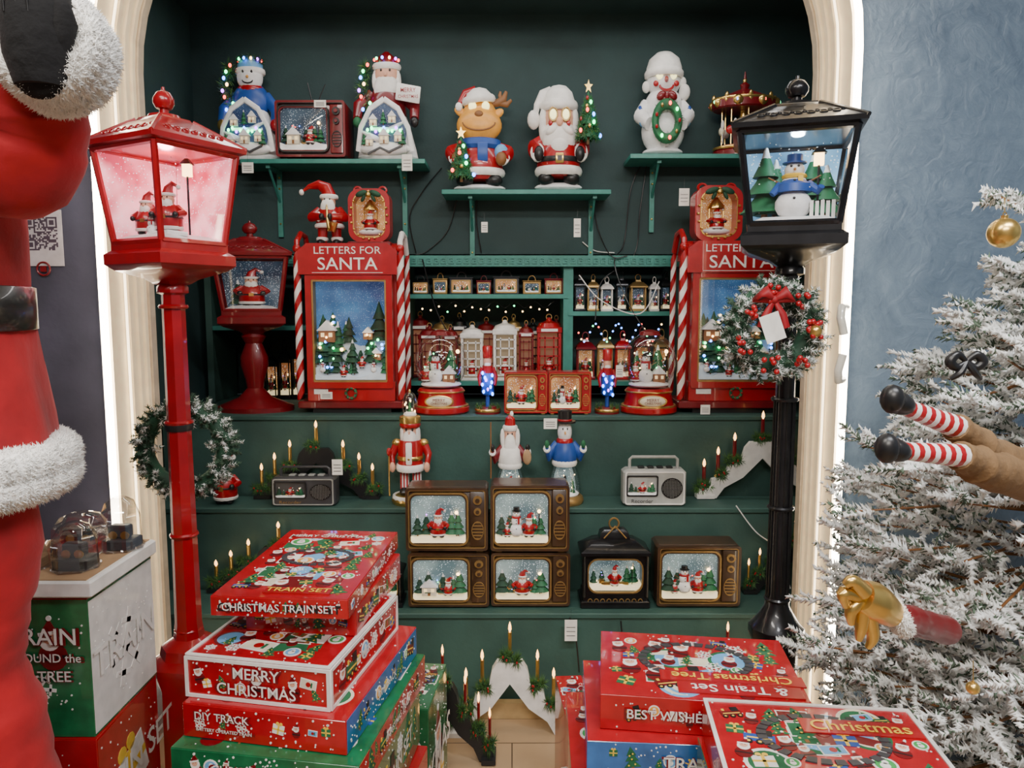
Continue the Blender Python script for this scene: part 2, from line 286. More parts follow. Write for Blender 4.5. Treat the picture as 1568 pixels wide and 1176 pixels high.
# ================= ROOM
def roombox(name,x0,x1,y0,y1,z0,z1,mt):
    m=M(); m.box(((x0+x1)/2,(y0+y1)/2,(z0+z1)/2),(x1-x0,y1-y0,z1-z0),mt); return m.fin(name)
def woodfloor():
    m=bpy.data.materials.new('oak_plank_floor'); m.use_nodes=True; nt=m.node_tree; b=nt.nodes['Principled BSDF']; tc=nt.nodes.new('ShaderNodeTexCoord')
    br=nt.nodes.new('ShaderNodeTexBrick'); br.inputs['Scale'].default_value=1; br.inputs['Brick Width'].default_value=2.2; br.inputs['Row Height'].default_value=.15; br.inputs['Mortar Size'].default_value=.002
    br.inputs['Color1'].default_value=(.42,.29,.17,1); br.inputs['Color2'].default_value=(.32,.21,.12,1); br.inputs['Mortar'].default_value=(.06,.035,.02,1)
    nt.links.new(tc.outputs['Object'],br.inputs['Vector']); nt.links.new(br.outputs[0],b.inputs['Base Color']); b.inputs['Roughness'].default_value=.4; return m
def plaster():
    m=bpy.data.materials.new('slate_blue_plaster'); m.use_nodes=True; nt=m.node_tree; b=nt.nodes['Principled BSDF']; tc=nt.nodes.new('ShaderNodeTexCoord')
    n=nt.nodes.new('ShaderNodeTexNoise'); n.inputs['Scale'].default_value=5; n.inputs['Detail'].default_value=12; n.inputs['Roughness'].default_value=.75; n.inputs['Distortion'].default_value=.8
    nt.links.new(tc.outputs['Object'],n.inputs['Vector']); r=nt.nodes.new('ShaderNodeValToRGB'); r.color_ramp.elements[0].position=.3; r.color_ramp.elements[1].position=.72
    r.color_ramp.elements[0].color=(.085,.125,.18,1); r.color_ramp.elements[1].color=(.19,.26,.335,1); nt.links.new(n.outputs[0],r.inputs[0]); nt.links.new(r.outputs[0],b.inputs['Base Color'])
    bp=nt.nodes.new('ShaderNodeBump'); bp.inputs['Strength'].default_value=.5; bp.inputs['Distance'].default_value=.01; n2=nt.nodes.new('ShaderNodeTexNoise'); n2.inputs['Scale'].default_value=18; n2.inputs['Detail'].default_value=10; n2.inputs['Distortion'].default_value=1.5
    nt.links.new(tc.outputs['Object'],n2.inputs['Vector']); nt.links.new(n2.outputs[0],bp.inputs['Height']); nt.links.new(bp.outputs[0],b.inputs['Normal']); b.inputs['Roughness'].default_value=.45; return m
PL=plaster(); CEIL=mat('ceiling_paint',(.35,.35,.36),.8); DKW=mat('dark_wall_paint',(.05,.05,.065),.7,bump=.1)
XL,XR,YF,YJ=-1.235,1.012,2.3,2.50; ZT=2.98; RR=.72
roombox('floor',-2.8,2.8,-2.6,3.9,-.1,0,woodfloor())
roombox('ceiling',-2.8,2.8,-2.6,2.3,3.2,3.3,CEIL)
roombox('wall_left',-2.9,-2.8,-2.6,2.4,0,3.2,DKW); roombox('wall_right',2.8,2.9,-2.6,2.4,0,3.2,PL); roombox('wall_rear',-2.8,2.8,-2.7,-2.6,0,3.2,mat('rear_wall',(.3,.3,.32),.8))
def fwall(name,right):
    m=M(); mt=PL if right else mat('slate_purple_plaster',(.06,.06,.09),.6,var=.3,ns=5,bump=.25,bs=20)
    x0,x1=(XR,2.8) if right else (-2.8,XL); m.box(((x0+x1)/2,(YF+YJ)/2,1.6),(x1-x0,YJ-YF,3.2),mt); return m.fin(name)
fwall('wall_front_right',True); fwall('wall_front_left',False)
m=M(); m.box(((XL+XR)/2,(YF+YJ)/2,(ZT+3.2)/2),(XR-XL,YJ-YF,3.2-ZT),PL)
for q,x in((1,XL),(-1,XR)):
    P=[(x,ZT)]+[(x+q*RR*(1-math.cos(a)),ZT-RR*(1-math.sin(a))) for a in [math.pi/2*i/10 for i in range(11)]]
    if q==-1: P=P[::-1]
    m.prism(P[::-1],YF,YJ,PL)
m.fin('wall_front_top')
# alcove
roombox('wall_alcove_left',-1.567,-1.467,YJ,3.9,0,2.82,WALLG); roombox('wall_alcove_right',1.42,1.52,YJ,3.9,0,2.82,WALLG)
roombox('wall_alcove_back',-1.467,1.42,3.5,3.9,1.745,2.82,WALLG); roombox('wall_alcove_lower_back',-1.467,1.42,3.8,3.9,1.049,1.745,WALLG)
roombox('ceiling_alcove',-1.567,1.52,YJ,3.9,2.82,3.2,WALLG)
def archpath(x0,x1,zt,r,y):
    P=[(x0,y,0),(x0,y,zt-r)]+[(x0+r*(1-math.cos(a)),y,zt-r*(1-math.sin(a))) for a in [math.pi/2*i/12 for i in range(1,13)]]
    P+=[(x1-r*(1-math.sin(a)),y,zt-r*(1-math.cos(a))) for a in [math.pi/2*i/12 for i in range(0,13)]]+[(x1,y,0)]; return P
CRM=mat('cream_arch_lining_glow',(.78,.66,.46),.45,emit=.38,ecol=(1,.74,.42)); CRE=mat('cream_arch_edge',(.62,.53,.40),.45); LED=mat('led_strip',(1,.95,.85),.4,emit=22,ecol=(1,.87,.68))  # lining emits faint warm light of its own, imitating LED glow on it
m=M()
def band(off,y0,y1,mt,th=.012):
    a=archpath(XL+off,XR-off,ZT-off,RR-off,0); b=archpath(XL+off+th,XR-off-th,ZT-off-th,RR-off-th,0)
    R=[[(p[0],y0,p[2]),(p[0],y1,p[2]),(q[0],y1,q[2]),(q[0],y0,q[2])] for p,q in zip(a,b)]; m.loft(R,mt,True,True)
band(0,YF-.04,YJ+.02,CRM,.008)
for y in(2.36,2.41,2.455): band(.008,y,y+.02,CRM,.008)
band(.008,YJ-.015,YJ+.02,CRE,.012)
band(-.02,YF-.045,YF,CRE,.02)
m.fin('trim_arch')
m=M(); P=archpath(XL-.004,XR+.004,ZT+.004,RR+.004,YF-.055); m.tube(P,.012,LED,8); m.fin('led_arch_light')
m=M(); P=archpath(XL+.018,XR-.018,ZT-.018,RR-.018,2.335); m.tube(P,.004,mat('led_strip_soft',(1,.9,.7),.4,emit=5,ecol=(1,.78,.5)),6); m.fin('led_inner_strip')
m=M(); H=mat('handle_ivory',(.8,.76,.65),.3,coat=.5)
z0=zat(590,YF); z1=zat(480,YF)
m.tube([(0,0,0),(-.04,-.05,.0),(-.048,-.065,.03),(-.036,-.065,.08)],.012,H,10); m.tube([(0,0,z1-z0),(-.04,-.05,z1-z0),(-.048,-.065,z1-z0-.03),(-.036,-.065,z1-z0-.08)],.012,H,10); m.fin('door_pull_handle',(XR+.01,YF-.045,z0))
# steps
T1,T2,T3=.385,.7115,1.049
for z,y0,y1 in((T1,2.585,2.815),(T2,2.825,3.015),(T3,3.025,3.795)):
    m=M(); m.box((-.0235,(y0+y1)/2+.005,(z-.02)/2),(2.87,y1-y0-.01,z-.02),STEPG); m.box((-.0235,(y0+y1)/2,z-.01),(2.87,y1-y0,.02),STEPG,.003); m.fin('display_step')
m=M(); m.box((-.02,2.565,.03),(2.4,.03,.06),mat('pine_edge',(.5,.36,.18),.5)); m.fin('baseboard_step')
# bookcase
m=M(); zt=1.717
x_=lambda px,z=1.5,d=3.45: xat(px,z,d)
m.box((-.02,3.46,zt-.008),(2.86,.07,.05),TEAL); 
for i in range(80):
    x=-1.4+i*.035
    m.frame((.024,.026,.0005,1),(.016,.018,.0005,1),3.42,3.426,TEAL,(x,zt-.008)); m.box((x+.004,3.423,zt-.008),(.008,.006,.004),TEAL)
xa,xb=x_(638),x_(1052); xd=x_(888)
m.box((xd,3.58,(1.051+zt)/2),(.045,.25,zt-1.051),TEAL); 
for x in(xa-.02,xb+.02,-1.42,1.38): m.box((x,3.6,(1.051+zt)/2),(.03,.28,zt-1.051),STEPG)
zs=zat(463,3.45); zr=zat(490,3.45); zl=1.15
m.box(((xa+xd)/2,3.6,zs),(xd-xa,.3,.02),TEAL); m.box(((xb+xd)/2,3.6,zr),(xb-xd,.3,.02),TEAL); m.box(((xa+xb)/2,3.6,zl-.01),(xb-xa,.3,.02),TEAL)
for a,b in((-1.4,xa-.04),(xb+.04,1.36)):
    m.box(((a+b)/2,3.6,1.40),(b-a,.3,.02),TEAL)
m.fin('built_in_bookcase')
def booth(mt,lit=WARM):
    m=M(); m.box((0,0,.03),(.46,.46,.06),mt,.01); m.box((0,.05,.45),(.3,.3,.8),lit)
    for x in(-.19,.19):
        for y in(-.19,.19): m.box((x,y,.46),(.05,.05,.84),mt)
    for z in(.1,.28,.44,.6,.76): m.box((0,-.2,z),(.36,.03,.025),mt); m.box((.2,0,z),(.03,.36,.025),mt); m.box((-.2,0,z),(.03,.36,.025),mt)
    for x in(-.08,.08): m.box((x,-.2,.45),(.02,.03,.7),mt)
    msanta(m,(0,-.12,.08),.35)
    m.box((0,0,.9),(.46,.46,.1),mt,.01); m.box((0,-.23,.9),(.3,.01,.05),WHITE); m.lathe([(.22,.95),(.18,1.02),(.06,1.06),(.03,1.12)],mt,seg=16); m.torus((0,0,1.13),.05,.01,DGOLD,(90,0,0),12,5); return m
def lantern(mt,bg=S_DARK,kind=0):
    m=M(); m.box((0,0,.04),(.6,.5,.08),mt,.01)
    for x in(-.25,.25):
        for y in(-.2,.2): m.box((x,y,.4),(.05,.05,.66),mt)
    with m.T((0,-.17,.08)): scene_in(m,.46,.6,.3,bg,kind,3,WSNOW)
    m.box((0,-.215,.4),(.45,.006,.6),GL); m.sq([(.32,.72),(.32,.76),(.18,.88),(.1,.9),(.08,.95)],mt); m.torus((0,0,1.02),.1,.016,mt,(90,0,0),16,6); return m
LITW=mat('booth_interior',(.14,.10,.06),.5,emit=.18,ecol=(1,.75,.45)); LITR=mat('booth_interior_red',(.08,.03,.015),.5,emit=.16,ecol=(1,.4,.2))
d=3.53
for (a,b,yt,mt) in((720,756,502,WHITE),(770,808,494,WHITE),(810,834,500,DRED),(838,877,490,RED),(692,716,506,DRED),(655,688,504,DRED)):
    place(booth(mt,LITW if mt is WHITE else LITR),'phone_booth_lantern',a,b,yt,d,z=zl,maxdep=.12)
for i,(a,b) in enumerate(((642,672),(676,706),(706,730),(745,775),(790,815),(820,845),(856,882))):
    place(booth([DRED,DGOLD,BLKM][i%3],LITR),'phone_booth_lantern',a,b,486+(i*7)%12,3.68,z=zl,maxdep=.12)
for i,(a,b) in enumerate(((899,930),(932,958),(960,985),(990,1016),(1020,1046))):
    place(lantern([DRED,DGOLD,RED][i%3],S_WARM,i%3),'small_christmas_lantern',a,b,510+(a%9),3.55,z=zl)
for i,(a,b) in enumerate(((897,915),(917,936),(938,958),(962,980),(983,1010),(1014,1030),(1032,1048))):
    place(lantern([BLKM,DGOLD,WHITE][i%3],S_DARK,(i*2)%4),'small_christmas_lantern',a,b,424+(i%3)*4,3.55,z=zr+.01)
for i,(a,b,yt,mt) in enumerate(((643,672,430,BLKM),(676,700,426,DGOLD),(702,740,424,DGREY),(744,768,430,DRED),(770,812,422,DGREY),(816,846,430,DGOLD),(850,880,426,DRED))):
    m=M(); m.box((0,0,.3),(1,.5,.6),mt,.03)
    m.frame((.84,.5,.05),(.74,.4,.05),-.28,-.24,DGOLD,(0,.3)); 
    with m.T((0,-.275,.1)): scene_in(m,.74,.4,.02,S_DARK if i%2 else S_WARM,i%3,i)
    m.box((0,0,.62),(1.06,.55,.05),mt,.02); m.torus((0,0,.66),.2,.03,mt,(90,0,0),14,5); place(m,'miniature_music_box',a,b,yt,3.54,z=zs+.01)
for (a,b,yt) in((414,434,540),(436,455,530),(456,474,520),(1066,1085,520),(1236,1252,520),(1254,1270,520)):
    place(lantern(BLKM,S_WARM,0),'small_christmas_lantern',a,b,yt,3.6,z=T3)
m=M(); rd=random.Random(5)
P=[(x_(655+i*4.5),3.47+.02*math.sin(i),zat(476+5*math.sin(i*.9),3.47)) for i in range(48)]; m.tube(P,.0011,BLK,4)
for p in P[::3]: m.ell((p[0],p[1]+.1,p[2]-.02),.0045,rd.choice([LY,LY,LY,LG]),6)
P=[(x_(905+i*4.5),3.47,zat(520+14*math.sin(i*.8),3.47)) for i in range(30)]; m.tube(P,.0013,BLK,4)
for p in P: m.ell(p,.0045,rd.choice([LG,LB,LY,LR]),6)
m.fin('fairy_lights')
# ================= wall shelves
ZSL=zat(248,3.3); ZSM=zat(296,3.3); ZSR=zat(240,3.3)
def shelf(px0,px1,z,br):
    m=M(); x0=xat(px0,z,3.3);x1=xat(px1,z,3.3); m.box(((x0+x1)/2,3.399,z-.01),(x1-x0,.198,.02),TEAL,.002)
    for px in br:
        x=xat(px,z,3.45); m.box((x,3.491,z-.17),(.022,.014,.3),TEAL); m.box((x,3.41,z-.028),(.018,.17,.014),TEAL); m.cyl((x,3.485,z-.16),(x,3.34,z-.03),.006,TEAL,seg=6)
        for k in(-.05,-.1,-.26): m.ell((x,3.484,z+k),.005,GOLD,6)
    m.fin('wall_shelf')
shelf(375,664,ZSL,(432,630)); shelf(690,955,ZSM,(737,925)); shelf(985,1262,ZSR,(1022,1240))
# ================= figurines
def bigfig(kind,eyes=False):
    m=M()
    if kind=='santa':
        m.ell((0,0,.04),(.38,.26,.05),SNOW,20)
        for q in(-1,1): m.ell((q*.2,-.14,.12),(.13,.15,.075),BLK,14); m.ell((q*.19,-.06,.18),(.14,.12,.06),FUR,12)
        m.lathe([(.27,.14),(.33,.2),(.35,.3),(.32,.42),(.26,.52),(.1,.58)],RED,seg=24); m.torus((0,0,.2),.33,.05,WHITE,n=24)
        m.torus((0,0,.31),.345,.03,BLK,n=24,seg=6); m.box((0,-.36,.31),(.13,.03,.1),GOLD,.01); m.box((0,-.375,.31),(.07,.02,.05),BLK)
        m.ell((0,-.02,.7),(.27,.24,.23),SKIN,20); m.ell((0,-.14,.53),(.27,.17,.2),WHITE,18); m.ell((0,-.24,.43),(.15,.1,.12),WHITE,12)
        for q in(-1,1):
            m.ell((q*.24,-.06,.66),(.08,.12,.2),WHITE,12); m.ell((q*.11,-.24,.6),(.12,.07,.05),WHITE,12,(0,q*18,0)); m.ell((q*.1,-.235,.755),(.068,.03,.065),WHITE,14); m.ell((q*.1,-.25,.755),(.055,.03,.052),EYEL,14); m.torus((q*.1,-.262,.755),.068,.01,DGOLD,(90,0,0),18,6); m.ell((q*.1,-.24,.85),(.07,.03,.02),WHITE,8,(0,-q*15,0)); m.ell((q*.14,-.24,.67),.035,RED,8)
            m.tube([(q*.24,0,.48),(q*.39,-.07,.42),(q*.34,-.22,.38)],[.11,.11,.08],RED,12); m.torus((q*.34,-.2,.38),.08,.035,WHITE,(60,0,0),12,6); m.ell((q*.32,-.29,.36),(.075,.07,.08),BLK,12)
        m.ell((0,-.28,.68),(.055,.05,.05),SKIN,10); m.ell((0,-.27,.575),(.05,.02,.022),DRED,8)
        m.torus((0,.0,.86),.25,.055,WHITE,n=24,seg=10); m.lathe([(.25,.86),(.25,.92),(.21,1.0),(.12,1.06),(.01,1.08)],FUR,seg=20)
        m.tube([(-.14,.03,1.0),(-.27,-.03,.97),(-.35,-.05,.86),(-.37,-.06,.78)],[.07,.06,.05,.04],WHITE,12); m.ell((-.4,-.08,.72),.1,WHITE,12)
    if kind=='snowman':
        m.ell((0,0,.04),(.3,.25,.05),SNOW,20); m.ell((0,0,.26),(.32,.28,.25),SNOW,22); m.ell((0,0,.5),(.28,.24,.2),SNOW,20); m.ell((0,0,.77),(.25,.22,.2),SNOW,20)
        m.lathe([(.255,.8),(.26,.88),(.22,.97),(.12,1.03),(.01,1.05)],FUR,seg=20); m.torus((0,0,.82),.245,.045,FUR,n=20); m.ell((.3,-.04,.64),.085,FUR); m.ell((.27,-.02,.74),.06,FUR); m.ell((-.26,0,.7),.06,FUR)
        for q in(-1,1):
            m.ell((q*.1,-.2,.79),(.055,.03,.055),EYEL,14); m.ell((q*.1,-.225,.79),.016,DGOLD,8); m.ell((q*.15,-.185,.7),(.04,.02,.03),RED,8); m.tube([(q*.26,0,.5),(q*.36,-.08,.4),(q*.25,-.22,.3)],[.09,.09,.07],SNOW,12); m.ell((q*.36,-.1,.42),(.05,.06,.08),BLUE,10); m.ell((q*.33,-.14,.33),(.05,.05,.05),LBLUE,10)
        m.cyl((0,-.2,.74),(0,-.32,.72),.035,RED,.005,8); m.tube([(.1*math.cos(a),-.215,.68+.05*math.sin(a)) for a in [math.pi*(1+i/8) for i in range(9)]],.014,RED,6)
        m.ell((0,-.27,.56),.035,DRED,8)
        for q in(-1,1): m.ell((q*.08,-.26,.57),(.075,.03,.045),DRED,10,(0,q*20,0)); m.ell((q*.05,-.27,.5),(.03,.02,.06),DRED,8,(0,-q*20,0))
        m.torus((0,-.3,.31),.17,.055,GRN,(90,0,0),24,8); 
        pts=[(.17*math.cos(i),-.3,.31+.17*math.sin(i)) for i in np.linspace(0,6.28,26)]; puffs(m,pts,.07,26,.007,[NEED2,DGRN],[.4,.6])
        for i in range(9): m.ell((.17*math.cos(i*.7),-.37,.31+.17*math.sin(i*.7)),.022,[RED,LG,LR,GOLD,RED][i%5],8)
    if kind=='reindeer':
        m.ell((0,0,.035),(.36,.26,.045),SNOW,20)
        for q in(-1,1): m.ell((q*.2,-.14,.11),(.12,.13,.075),BLK,12); m.ell((q*.2,-.06,.17),(.12,.11,.06),FUR,10)
        m.lathe([(.26,.12),(.32,.2),(.32,.32),(.26,.45),(.2,.52)],RED,seg=24); m.torus((0,0,.2),.31,.045,FUR,n=22); m.lathe([(.27,.45),(.31,.49),(.29,.55),(.2,.58)],BLUE,seg=20); m.box((.05,-.3,.4),(.14,.04,.2),BLUE,.01); m.ell((.3,-.17,.4),(.1,.08,.1),LBLUE,10)
        m.ell((0,.02,.78),(.25,.2,.24),ORANGE,20); m.ell((0,-.1,.70),(.31,.21,.19),ORANGE,24); m.tube([(.22*math.cos(a),-.1-.21*math.sqrt(max(0,1-(.22*math.cos(a)/.31)**2-((.02+.09*math.sin(a))/.19)**2))-.004,.72+.09*math.sin(a)) for a in [math.pi*(1.02+.96*i/12) for i in range(13)]],.009,BROWN,6)
        m.ell((0,-.27,.80),(.06,.04,.04),BROWN,12)
        for q in(-1,1): m.ell((q*.09,-.15,.9),(.055,.04,.05),EYEL,12); m.tube([(q*.24,0,.44),(q*.38,-.08,.4),(q*.32,-.22,.34)],[.1,.1,.08],RED,12); m.torus((q*.32,-.2,.35),.07,.03,FUR,(60,0,0),12,6); m.ell((q*.3,-.27,.33),.075,BROWN,12)
        m.ell((-.26,0,.86),(.09,.04,.05),ORANGE,10,(0,25,0)); m.ell((.25,0,.84),(.09,.04,.05),ORANGE,10,(0,-25,0))
        m.tube([(.16,.03,.95),(.25,.03,.96),(.34,.02,1.0),(.37,.02,1.08)],[.035,.045,.045,.02],BROWN,10); m.tube([(.27,.03,.96),(.38,.02,.94),(.44,.02,.99)],[.035,.035,.018],BROWN,10); m.tube([(.3,.03,.99),(.28,.02,1.04),(.29,.02,1.08)],[.03,.025,.015],BROWN,8)
        m.torus((-.01,0,.98),.19,.045,FUR,(0,-6,0),20); m.lathe([(.19,.97),(.18,1.04),(.1,1.1),(.01,1.12)],FUR,seg=18); m.tube([(-.05,0,1.08),(-.2,0,1.05),(-.27,-.02,.95)],[.06,.05,.03],RED,10); m.ell((-.28,-.03,.91),.05,FUR)
    return m
def addtree(m,x,z,h,star=True):
    mtree(m,(x,-.3,z),h,GRN,False,12)
    pts=[(x+.3*h*(1-k/12)*math.cos(j),-.3+.3*h*(1-k/12)*math.sin(j),z+h*(.12+.8*k/12)) for k in range(11) for j in np.linspace(0,6.28,11)]
    puffs(m,pts,.045*h*2.6,18,.007,[NEED2,GRN],[.3,.7])
    if star: m.prism([(x+ (.07 if i%2==0 else .03)*math.cos(math.pi/2+i*math.pi/5),z+h*1.03+(.07 if i%2==0 else .03)*math.sin(math.pi/2+i*math.pi/5)) for i in range(10)],-.32,-.28,GOLD)
    for i in range(10):
        k=i/10; a=i*2.4; m.ell((x+.34*h*(1-k)*math.cos(a),-.3-.34*h*(1-k)*abs(math.sin(a))-.03,z+h*(.15+.75*k)),.024,[LB,LR,GOLD,LG,RED][i%5],8)
m=bigfig('reindeer'); addtree(m,-.24,.08,.5); m_d=3.38; place(m,'reindeer_figurine',695,803,132,m_d,z=ZSM,maxdep=.2)
m=bigfig('santa',True); addtree(m,.44,.45,.55); place(m,'santa_figurine',824,940,130,m_d,z=ZSM,maxdep=.2)
m=bigfig('snowman'); place(m,'snowman_figurine',990,1085,79,m_d,z=ZSR,maxdep=.2)
def village(kind):
    m=M(); m.lathe([(.34,0),(.38,.04),(.36,.12),(.3,.3),(.24,.45),(.16,.58),(.05,.64)],SNOW,seg=24)
    m.prism([(-.24,.14),(.24,.14),(.26,.3),(.16,.46),(0,.55),(-.16,.46),(-.26,.3)],-.38,-.2,S_NIGHT)
    for q in(-1,1): m.tube([(q*.33,-.33,.08),(q*.29,-.38,.3),(q*.17,-.39,.48),(0,-.39,.57)],[.035,.03,.03,.03],SNOW,8)
    m.ell((0,-.34,.1),(.32,.12,.07),SNOW,16); m.ell((-.12,-.38,.2),(.18,.06,.03),SNOW,10,(0,20,0)); m.ell((.1,-.38,.3),(.18,.05,.02),SNOW,10,(0,-20,0)); m.tube([(-.2,-.46,.04),(-.05,-.46,.1),(.06,-.46,.06),(.22,-.45,.12)],.012,DGREY,6)
    for x,z,s in((-.13,.31,.11),(.1,.34,.11),(.0,.14,.14),(-.18,.12,.11),(.17,.16,.11)): mhouse(m,(x,-.43,z),s)
    mtree(m,(.22,-.42,.12),.18); mtree(m,(-.01,-.41,.32),.15); mtree(m,(-.25,-.4,.12),.14)
    for i in range(9): m.ell((-.2+.05*i,-.45,.27+.02*math.sin(i*2)),.018,[LG,LG,LP,LG,LB][i%5],8)
    m.box((0,-.4,.285),(.34,.01,.03),mat('green_window_glow',(.3,.9,.5),.5,emit=1.8,ecol=(.3,1,.5)))
    with m.T((0,0,.4),sc=.68):
        if kind==0:
            m.ell((0,0,.28),(.36,.3,.3),BLUE,18); m.ell((0,-.05,.64),(.25,.23,.22),SNOW,18); m.lathe([(.25,.7),(.24,.82),(.17,.92),(.02,.96)],LBLUE,seg=16); m.torus((0,0,.72),.24,.05,FUR,n=16); m.torus((0,0,.46),.2,.06,RED,n=16)
            m.cyl((0,-.26,.62),(0,-.38,.61),.03,ORANGE,.005,8); m.tube([(.1*math.cos(a),-.265,.57+.04*math.sin(a)) for a in [math.pi*(1+i/6) for i in range(7)]],.01,BLK,5)
            for q in(-1,1): m.ell((q*.08,-.25,.7),.028,BLK,8); m.tube([(q*.3,0,.35),(q*.5,-.15,.15),(q*.5,-.3,-.05)],[.1,.1,.08],BLUE,10); m.ell((q*.5,-.32,-.08),.09,[GOLD,RED][q>0],10)
        else:
            m.lathe([(.36,0),(.34,.3),(.22,.5)],DRED,seg=20); m.ell((0,-.05,.66),(.22,.2,.2),SKIN,16); m.ell((0,-.14,.44),(.23,.14,.26),WHITE,16); m.ell((0,-.25,.65),.035,SKIN,8); m.torus((0,0,.78),.22,.05,WHITE,n=16); m.lathe([(.21,.76),(.19,.9),(.04,1.0)],DRED,seg=14)
            for q in(-1,1): m.ell((q*.08,-.24,.71),.02,BLK,8); m.ell((q*.2,-.06,.58),(.07,.08,.16),WHITE,10); m.tube([(q*.3,0,.38),(q*.52,-.15,.2),(q*.52,-.3,.0)],[.1,.1,.08],DRED,10); m.ell((q*.52,-.32,-.04),.08,[GRN,BLK][q>0],10)
            m.box((.42,-.38,.36),(.44,.04,.24),WHITE,.01,(0,8,0)); m.text('MERRY',.09,RED,(.42,-.405,.4),(90,0,0),.005); m.text('CHRISTMAS',.07,RED,(.42,-.405,.31),(90,0,0),.005)
        pt=[(-.42+.06*math.sin(i*1.3),-.1,.15+.09*i) for i in range(8)]
        puffs(m,pt,.15,90,.012,[NEED2,DGRN],[.3,.7])
        if kind==0: puffs(m,[(.24*math.cos(a),-.24*abs(math.sin(a)),.86+.05*math.sin(a)) for a in np.linspace(0,3.14,8)],.08,30,.008,[DGRN],[1.])
        for i in range(8): m.ell((pt[i][0]+.08*math.sin(i*2),-.25,pt[i][2]),.03,LEDS[i%5],8)
        for i in range(6): m.ell((.22*math.cos(i*.6),-.26*abs(math.sin(i*.6))-.02,.88),.025,LEDS[(i+2)%5],8)
    return m
place(village(0),'snowman_village_figurine',338,440,82,m_d,z=ZSL,maxdep=.2); place(village(1),'santa_village_figurine',550,660,80,m_d,z=ZSL,maxdep=.2)
def retro_tv(body,trim,bg,kind,seed,antenna=False,gm=WSNOW):
    m=M(); w,h=1.0,.78
    m.box((0,.32,h/2+.03),(w,.5,h),body,.03)
    m.frame((w,h,.04),(w-.06,h-.06,.03),0,.08,body,(0,h/2+.03)); m.frame((w-.06,h-.06,.03),(w-.08,h-.08,.03),.006,.08,trim,(0,h/2+.03))
    sw,sh=.7,.62; cx=-.105
    m.frame((sw+.04,sh+.04,.1),(sw,sh,.09),.0,.08,trim,(cx,h/2+.03)); m.frame((sw,sh,.09),(sw-.035,sh-.035,.08),.012,.1,body,(cx,h/2+.03))
    with m.T((cx,-.0,h/2+.03-sh/2+.018)): scene_in(m,sw-.03,sh-.035,.066,bg,kind,seed,gm)
    with m.T((cx,.012,h/2+.03),sc=(1,.25,1)):
        m.loft([[(x*k,-.12*(1-k),z*k) for x,z in rrect(sw-.04,sh-.04,.1)] for k in(1,.85,.6,.3,.02)],GL,False)
    m.box((.375,.05,h/2+.03),(.19,.07,h-.1),body,.01)
    for z,r in((.66,.055),(.52,.045)): m.cyl((.375,.02,z),(.375,-.02,z),r,trim,seg=16); m.cyl((.375,-.01,z),(.375,-.045,z),r*.5,body,seg=10)
    for i in range(6): m.box((.375,.01,.18+i*.04),(.12*math.sin(math.pi*(i+1)/7)+.02,.012,.012),trim)
    m.torus((.375,.01,.28),.11,.008,trim,(90,0,0),20,6,(.65,1,1) )
    for x in(-.4,.4): m.box((x,.12,.015),(.08,.08,.03),trim); m.box((x,.5,.015),(.08,.08,.03),trim)
    if antenna:
        m.box((0,.3,h+.04),(.2,.1,.04),BLK,.01); m.cyl((-.03,.3,h+.05),(-.1,.3,h+.35),.008,BLK,seg=5); m.cyl((.03,.3,h+.05),(.16,.3,h+.33),.008,BLK,seg=5)
    return m
place(retro_tv(DRED,BLK,S_DARK,2,4,True,LSNOW),'vintage_tv_ornament',438,545,128,m_d,z=ZSL,maxdep=.19)
# carousel
m=M(); m.lathe([(.5,0),(.5,.06),(.46,.08),(.46,.12),(.4,.14)],DRED,seg=28); m.torus((0,0,.1),.48,.02,GOLD,n=28); m.cyl((0,0,.1),(0,0,.6),.06,GOLD)
for i in range(8):
    a=i*math.pi/4; x,y=.36*math.cos(a),.36*math.sin(a); m.cyl((x,y,.1),(x,y,.62),.012,GOLD,seg=6); m.ell((x,y,.33),(.1,.05,.06),[WHITE,CREAM,RED][i%3],10,(0,0,math.degrees(a)+90)); m.ell((x-.08*math.sin(a),y+.08*math.cos(a),.41),(.03,.03,.06),WHITE,8)
    for z in(.2,.24): m.cyl((x-.07*math.sin(a),y+.07*math.cos(a),z),(x-.07*math.sin(a),y+.07*math.cos(a),z+.1),.012,WHITE,seg=5)
    m.ell((.5*math.cos(a+.4),.5*math.sin(a+.4),.68),(.09,.09,.07),GOLD,10); m.ell((.56*math.cos(a+.4),.56*math.sin(a+.4),.68),.03,[LR,LG,LB][i%3],8); m.ell((.5*math.cos(a),.5*math.sin(a),.72),(.04,.04,.08),GOLD,8)
m.lathe([(.5,.6),(.53,.62),(.53,.72),(.48,.74),(.3,.8),(.12,.86),(.06,.88),(.08,.93),(.03,.96),(.01,1.1)],DRED,seg=28); m.torus((0,0,.72),.52,.02,GOLD,n=28); m.ell((0,0,.98),.035,GOLD)
place(m,'carousel_ornament',1110,1215,112,m_d,z=ZSR,maxdep=.2)
